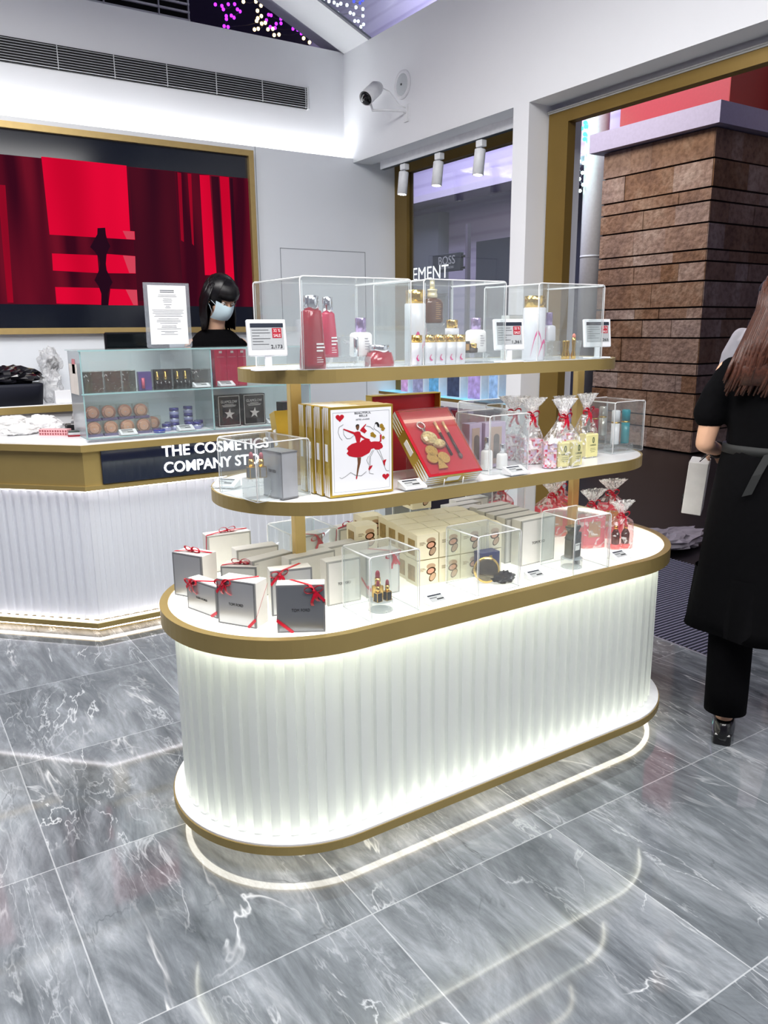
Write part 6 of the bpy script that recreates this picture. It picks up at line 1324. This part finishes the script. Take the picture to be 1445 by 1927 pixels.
mb = MB(); mb.loft([((0, 0, 1.09), .165, .125, 0, .02), ((0, .0, 1.02), .180, .145, 0, .02), ((0, .01, .85), .205, .17, 0, .03), ((0, .03, .65), .222, .19, 0, .05), ((0, .05, .48), .236, .215, 0, .07), ((-.0, .05, .43), .238, .218, 0, .08), ((0, .05, .432), .230, .21, 0, .08), ((0, .03, .65), .215, .18, 0, .05)], 48, rn=5, cap=False); mb.build('long_apron', BLKF, A)
mb = MB(); mb.loft([((0, 0, 1.075), .170, .130), ((0, 0, 1.105), .168, .128)], 36)
mb.strip([(-.02, -.135, 1.09), (-.05, -.15, 1.02), (-.075, -.155, .95)], (.03, 0, .01)); mb.strip([(.0, -.135, 1.09), (.02, -.15, 1.03), (.03, -.16, .97)], (.03, 0, 0)); mb.build('apron_tie', mat('apron_tie', '1c1e1e', .7), A)
for x, pts in ((-1, [(-.085, 0, .88, .095), (-.085, 0, .55, .080), (-.082, -.01, .40, .076), (-.079, -.025, .22, .074), (-.078, -.03, .115, .073)]), (1, [(.085, .02, .88, .095), (.12, .16, .55, .080), (.145, .2, .38, .076), (.17, .24, .22, .072), (.18, .25, .125, .070)])):
    mb = MB(); mb.tube([p[:3] for p in pts], [p[3] for p in pts], 24); mb.build('trouser_leg', BLKT, A)
for x, y in ((-.078, -.03), (.18, .25)):
    mb = MB(); mb.loft([((x, y+.06, .018), .037, .125), ((x, y+.06, .03), .041, .128), ((x, y+.05, .05), .040, .118), ((x, y+.035, .072), .036, .098), ((x, y+.02, .088), .034, .074)], 28, power=2.4); sh = mb.build('shoe', mat('black_leather', '0b0b0c', .25, coat=.4), A)
    mb = MB(); mb.bx(x-.030, x+.030, y-.062, y-.005, 0, .045, .005); mb.loft([((x, y+.1, .0), .036, .085), ((x, y+.1, .020), .038, .088)], 24); mb.build('heel', mat('black_leather', '0b0b0c', .25), sh)
# hair: cap and long falling locks
mb = MB(); mb.T = T_; mb.sphere((0, -.016, .028), .095, 28, .95, 1.08, 1.08); cap_ = mb.build('hair_cap', HAIRBR, A)
rnd = random.Random(11); paths = []
for i in range(190):
    a = radians(rnd.uniform(195, 345)) if i > 50 else radians(rnd.uniform(150, 390)); e = rnd.uniform(.1, 1.2)
    rx, ry = .092, .10; p0 = Vector((rx*cos(a)*cos(e), ry*sin(a)*cos(e)-.016, 1.595+.10*sin(e)))
    a2 = a; p1 = Vector((.098*cos(a2), .104*sin(a2)-.016, 1.55)); end = rnd.uniform(1.275, 1.34)+.0*i
    sway = -.055; p2 = Vector((.105*cos(a2)*1.05+sway*.35, min(.115*sin(a2), .01)-.03, 1.46)); p3 = Vector((.11*cos(a2)+sway*.8+rnd.uniform(-.01, .01), -.115-.025*rnd.random()+.02*abs(cos(a2)), end+.05)); p4 = p3+Vector((sway*.35+rnd.uniform(-.006, .006), .0, -.055))
    paths.append([p0, p1, p2, (p2+p3)/2+Vector((0, -.012, 0)), p3, p4])
strands('long_hair', paths, HAIRBR, cap_, .0075, 5)
mb = MB(); mb.loft([((0, -.02, 1.60), .088, .082), ((-.01, -.035, 1.52), .088, .075), ((-.03, -.07, 1.44), .09, .05), ((-.05, -.115, 1.37), .085, .028), ((-.06, -.125, 1.31), .07, .012)], 24); mb.build('hair_mass', HAIRBR, cap_)
mb = MB(); mb.tube([(-.19+.027*cos(t_), .17, 1.052+.027*sin(t_)) for t_ in [2*pi*i/16 for i in range(16)]], .006, 8, closed=True); mb.build('wrist_band', BLACK, A)
bg_ = thing('paper_bag', 'white paper bag with black ribbon carried at the left hip of the walking person', 'bag', (0, 0, 0))
M_ = Matrix.Translation((2.575, 1.520, 0)) @ Matrix.Rotation(radians(-58), 4, 'Z')
bg_.location = M_ @ Vector((-.262, .235, .80)); bg_.rotation_euler = (0, radians(4), radians(-58))
mb = MB(); mb.bx(-.035, .035, -.075, .075, 0, .20, .002); mb.build('bag_body', mat('bag_paper', 'dcdcd8', .6), bg_)
mb = MB(); mb.tube([(0, -.04, .2), (.03, -.03, .235), (.055, 0, .25), (.03, .03, .235), (0, .04, .2)], .002, 6); mb.build('handle', BLACK, bg_)
mb = MB(); bow(mb, (-.036, -.03, .05), .022, (0, -1, 0), (0, 0, 1), .01); mb.build('ribbon', BLACK, bg_)

# --- visitor outside, beyond the doorway
B = thing('person', 'person in a white shirt and dark cap standing outside beyond the doorway, mostly hidden', 'person', (4.86, 2.98, -.012), radians(-75))
mb = MB(); T_ = head(mb, (0, 0, 1.68), .05, .5)
limb(mb, [(0, -.012, 1.51, .055), (0, -.008, 1.61, .053)])
mb.loft([((0, 0, .95), .165, .11), ((0, 0, 1.08), .155, .10), ((0, 0, 1.25), .175, .11), ((0, 0, 1.42), .195, .11), ((0, 0, 1.49), .13, .08), ((0, -.005, 1.52), .065, .06)], 28)
for sg in (-1, 1):
    limb(mb, [(sg*.19, 0, 1.44, .05), (sg*.23, -.02, 1.30, .044), (sg*.245, -.02, 1.16, .036)]); limb(mb, [(sg*.245, -.02, 1.16, .036), (sg*.235, .09, 1.06, .032), (sg*.22, .16, .99, .025)]); hand(mb, (sg*.22, .16, .99), (0, .5, -.85), (-sg, 0, 0), 1.0, .5, sg)
limb(mb, [(-.09, 0, .93, .09), (-.12, -.03, .52, .062), (-.14, -.06, .30, .055), (-.15, -.09, .10, .034)]); limb(mb, [(.09, 0, .93, .09), (.10, .08, .52, .062), (.10, .10, .30, .052), (.10, .11, .10, .034)])
for x, y in ((-.15, -.09), (.10, .11)): limb(mb, [(x, y-.01, .075, .034), (x, y+.06, .05, .032), (x, y+.17, .03, .026)])
fuse(mb, 'body', SKIN, B, .008); face_parts(B, T_)
mb = MB(); mb.loft([((0, 0, .92), .185, .13, 0, .02), ((0, 0, 1.08), .175, .122, 0, .03), ((0, 0, 1.25), .195, .13), ((0, 0, 1.42), .215, .127), ((0, 0, 1.495), .15, .095), ((0, -.005, 1.535), .068, .065)], 36, rn=6)
for sg in (-1, 1): limb(mb, [(sg*.175, 0, 1.44, .062), (sg*.225, -.015, 1.32, .064), (sg*.24, -.02, 1.22, .062)])
fuse(mb, 'white_shirt', mat('white_shirt', 'dcdbe0', .7, var=.03), B, .008)
mb = MB()
for pts in ([(-.09, 0, .95, .115), (-.11, -.02, .70, .10), (-.118, -.03, .60, .098)], [(.09, 0, .95, .115), (.10, .05, .70, .10), (.10, .07, .60, .098)]): limb(mb, pts, 20)
fuse(mb, 'dark_shorts', BLKT, B, .01)
mb = MB(); mb.T = T_; mb.sphere((0, -.012, .03), .096, 24, .96, 1.08, 1.0); hc = mb.build('hair', HAIRB, B)
mb = MB(); mb.T = T_; mb.sphere((0, -.008, .045), .098, 24, .98, 1.1, .92); mb.loft([((0, .10, .055), .07, .06), ((0, .10, .060), .068, .058)], 24); mb.build('cap', mat('dark_cap', '1c1b2b', .7), B)
for x, y in ((-.15, -.09), (.10, .11)):
    mb = MB(); mb.loft([((x, y+.06, 0), .046, .14), ((x, y+.06, .02), .048, .143), ((x, y+.05, .055), .044, .125), ((x, y+.02, .09), .040, .08)], 24, power=2.5); mb.build('shoe', mat('black_leather', '0b0b0c', .25), B)

# --- masked assistant behind the counter
Cp = thing('person', 'person with a black bob, fringe and pale blue face mask looking down behind the counter', 'person', (1.80, 4.60, 0), radians(186))
HC = Vector((.0, .055, 1.685))

mb = MB(); T_ = head(mb, HC, .5, .10)
limb(mb, [(0, -.03, 1.50, .048), (0, .02, 1.61, .045)])
mb.loft([((0, -.02, .90), .155, .11), ((0, -.02, 1.05), .135, .10), ((0, -.025, 1.22), .15, .105), ((0, -.03, 1.36), .168, .105), ((0, -.03, 1.44), .14, .085), ((0, -.03, 1.49), .062, .058)], 28)
for sg in (-1, 1):
    limb(mb, [(sg*.160, -.03, 1.41, .045), (sg*.195, -.03, 1.27, .039), (sg*.205, -.02, 1.15, .033)]); limb(mb, [(sg*.205, -.02, 1.15, .033), (sg*.15, .09, 1.13, .029), (sg*.10, .17, 1.13, .023)]); hand(mb, (sg*.10, .17, 1.13), (-sg*.4, .8, -.15), (0, 0, -1), .92, .55, sg)
for sg in (-1, 1): limb(mb, [(sg*.085, -.02, .92, .085), (sg*.085, 0, .50, .058), (sg*.085, -.02, .30, .052), (sg*.085, -.03, .09, .033)]); limb(mb, [(sg*.085, -.04, .075, .03), (sg*.085, .04, .045, .03), (sg*.085, .13, .03, .025)])
fuse(mb, 'body', mat('skin_pale', 'e3b79a', .5, var=.04, scale=14), Cp); face_parts(Cp, T_)
mb = MB(); mb.loft([((0, -.02, .88), .172, .125), ((0, -.02, 1.05), .152, .113), ((0, -.025, 1.22), .166, .118), ((0, -.03, 1.36), .184, .117), ((0, -.03, 1.44), .165, .10), ((0, -.032, 1.485), .120, .082), ((0, -.03, 1.505), .085, .068)], 36)
for sg in (-1, 1): limb(mb, [(sg*.150, -.03, 1.40, .056), (sg*.19, -.03, 1.30, .056), (sg*.20, -.02, 1.20, .054)])
fuse(mb, 'black_top', BLKF, Cp, .007)
mb = MB()
for sg in (-1, 1): limb(mb, [(sg*.085, -.02, .92, .10), (sg*.085, 0, .50, .075), (sg*.085, -.02, .10, .06)])
fuse(mb, 'trousers', BLKT, Cp, .009)
mb = MB()
for sg in (-1, 1): mb.loft([((sg*.085, .03, .0), .042, .13), ((sg*.085, .03, .03), .044, .132), ((sg*.085, .0, .085), .038, .08)], 20, power=2.4)
mb.build('shoes', mat('black_leather', '0b0b0c', .25), Cp)
# mask: shell over nose and mouth
mb = MB(); mb.T = T_; vs = []; n1, n2 = 14, 10
for j in range(n2):
    v = j/(n2-1)
    for i in range(n1):
        u = i/(n1-1)*2-1; x = .064*u; y = .117-.052*u*u-.016*(v-.35)**2*4-.01*abs(u); z = -.006-.094*v+.012*abs(u)*(.5-v)*2; vs.append((x, y, z))
fs = [[j*n1+i, j*n1+i+1, (j+1)*n1+i+1, (j+1)*n1+i] for j in range(n2-1) for i in range(n1-1)]
o = len(vs); vs2 = [(x*.97, y-.003, z) for x, y, z in vs]; fs2 = [[o+a for a in f[::-1]] for f in fs]; mb.add(vs+vs2, fs+fs2, True); mk = mb.build('face_mask', mat('mask_blue', 'c3d9e2', .7, var=.02), Cp)
mb = MB(); mb.T = T_
for sg in (-1, 1): mb.tube([(sg*.062, .052, -.02), (sg*.078, .02, -.005), (sg*.084, -.005, -.01)], .0016, 5); mb.tube([(sg*.062, .045, -.085), (sg*.078, .02, -.04), (sg*.084, -.005, -.025)], .0016, 5)
mb.build('ear_loops', mk.data.materials[0], mk)
mb = MB(); mb.T = T_; mb.sphere((0, -.022, .030), .098, 28, .96, 1.06, 1.06); hp = mb.build('hair_cap', HAIRB, Cp)
rnd = random.Random(4); paths = []; R3 = T_.to_3x3()
for i in range(230):
    a = radians(rnd.uniform(160, 380)); e = rnd.uniform(.2, 1.3)
    p0 = T_ @ Vector((.093*cos(a)*cos(e), .10*sin(a)*cos(e)-.02, .03+.102*sin(e))); p1 = T_ @ Vector((.099*cos(a), .102*sin(a)-.02, .0))
    q = T_ @ Vector((.103*cos(a), .10*sin(a)-.02, -.05)); end = Vector((q.x*1.0, q.y*.9+.0, rnd.uniform(1.50, 1.535)))
    paths.append([p0, p1, (p1+q)/2, q, Vector((q.x*1.03, q.y, (q.z+end.z)/2)), end])
strands('bob_hair', paths, HAIRB, hp, .0072, 5)
paths = []
for i in range(46):
    u = -1+2*i/45; p = [T_ @ Vector((.018*u, .03, .128)), T_ @ Vector((.05*u, .080-.02*u*u, .098)), T_ @ Vector((.066*u, .100-.03*u*u, .06)), T_ @ Vector((.070*u, .102-.036*u*u, .028+rnd.uniform(-.003, .003)))]; paths.append(p)
strands('fringe', paths, HAIRB, hp, .0048, 5)
# crumpled sheet on the ground outside
crumple('plastic_sheet', 'crumpled grey sheet lying on the dark ground beyond the door mat', 'sheet', (4.56, 3.42, -.012), .22, mat('sheet_grey', '8f8b94', .5, var=.15, scale=6), 1.5, .8, .30, 21, .4)
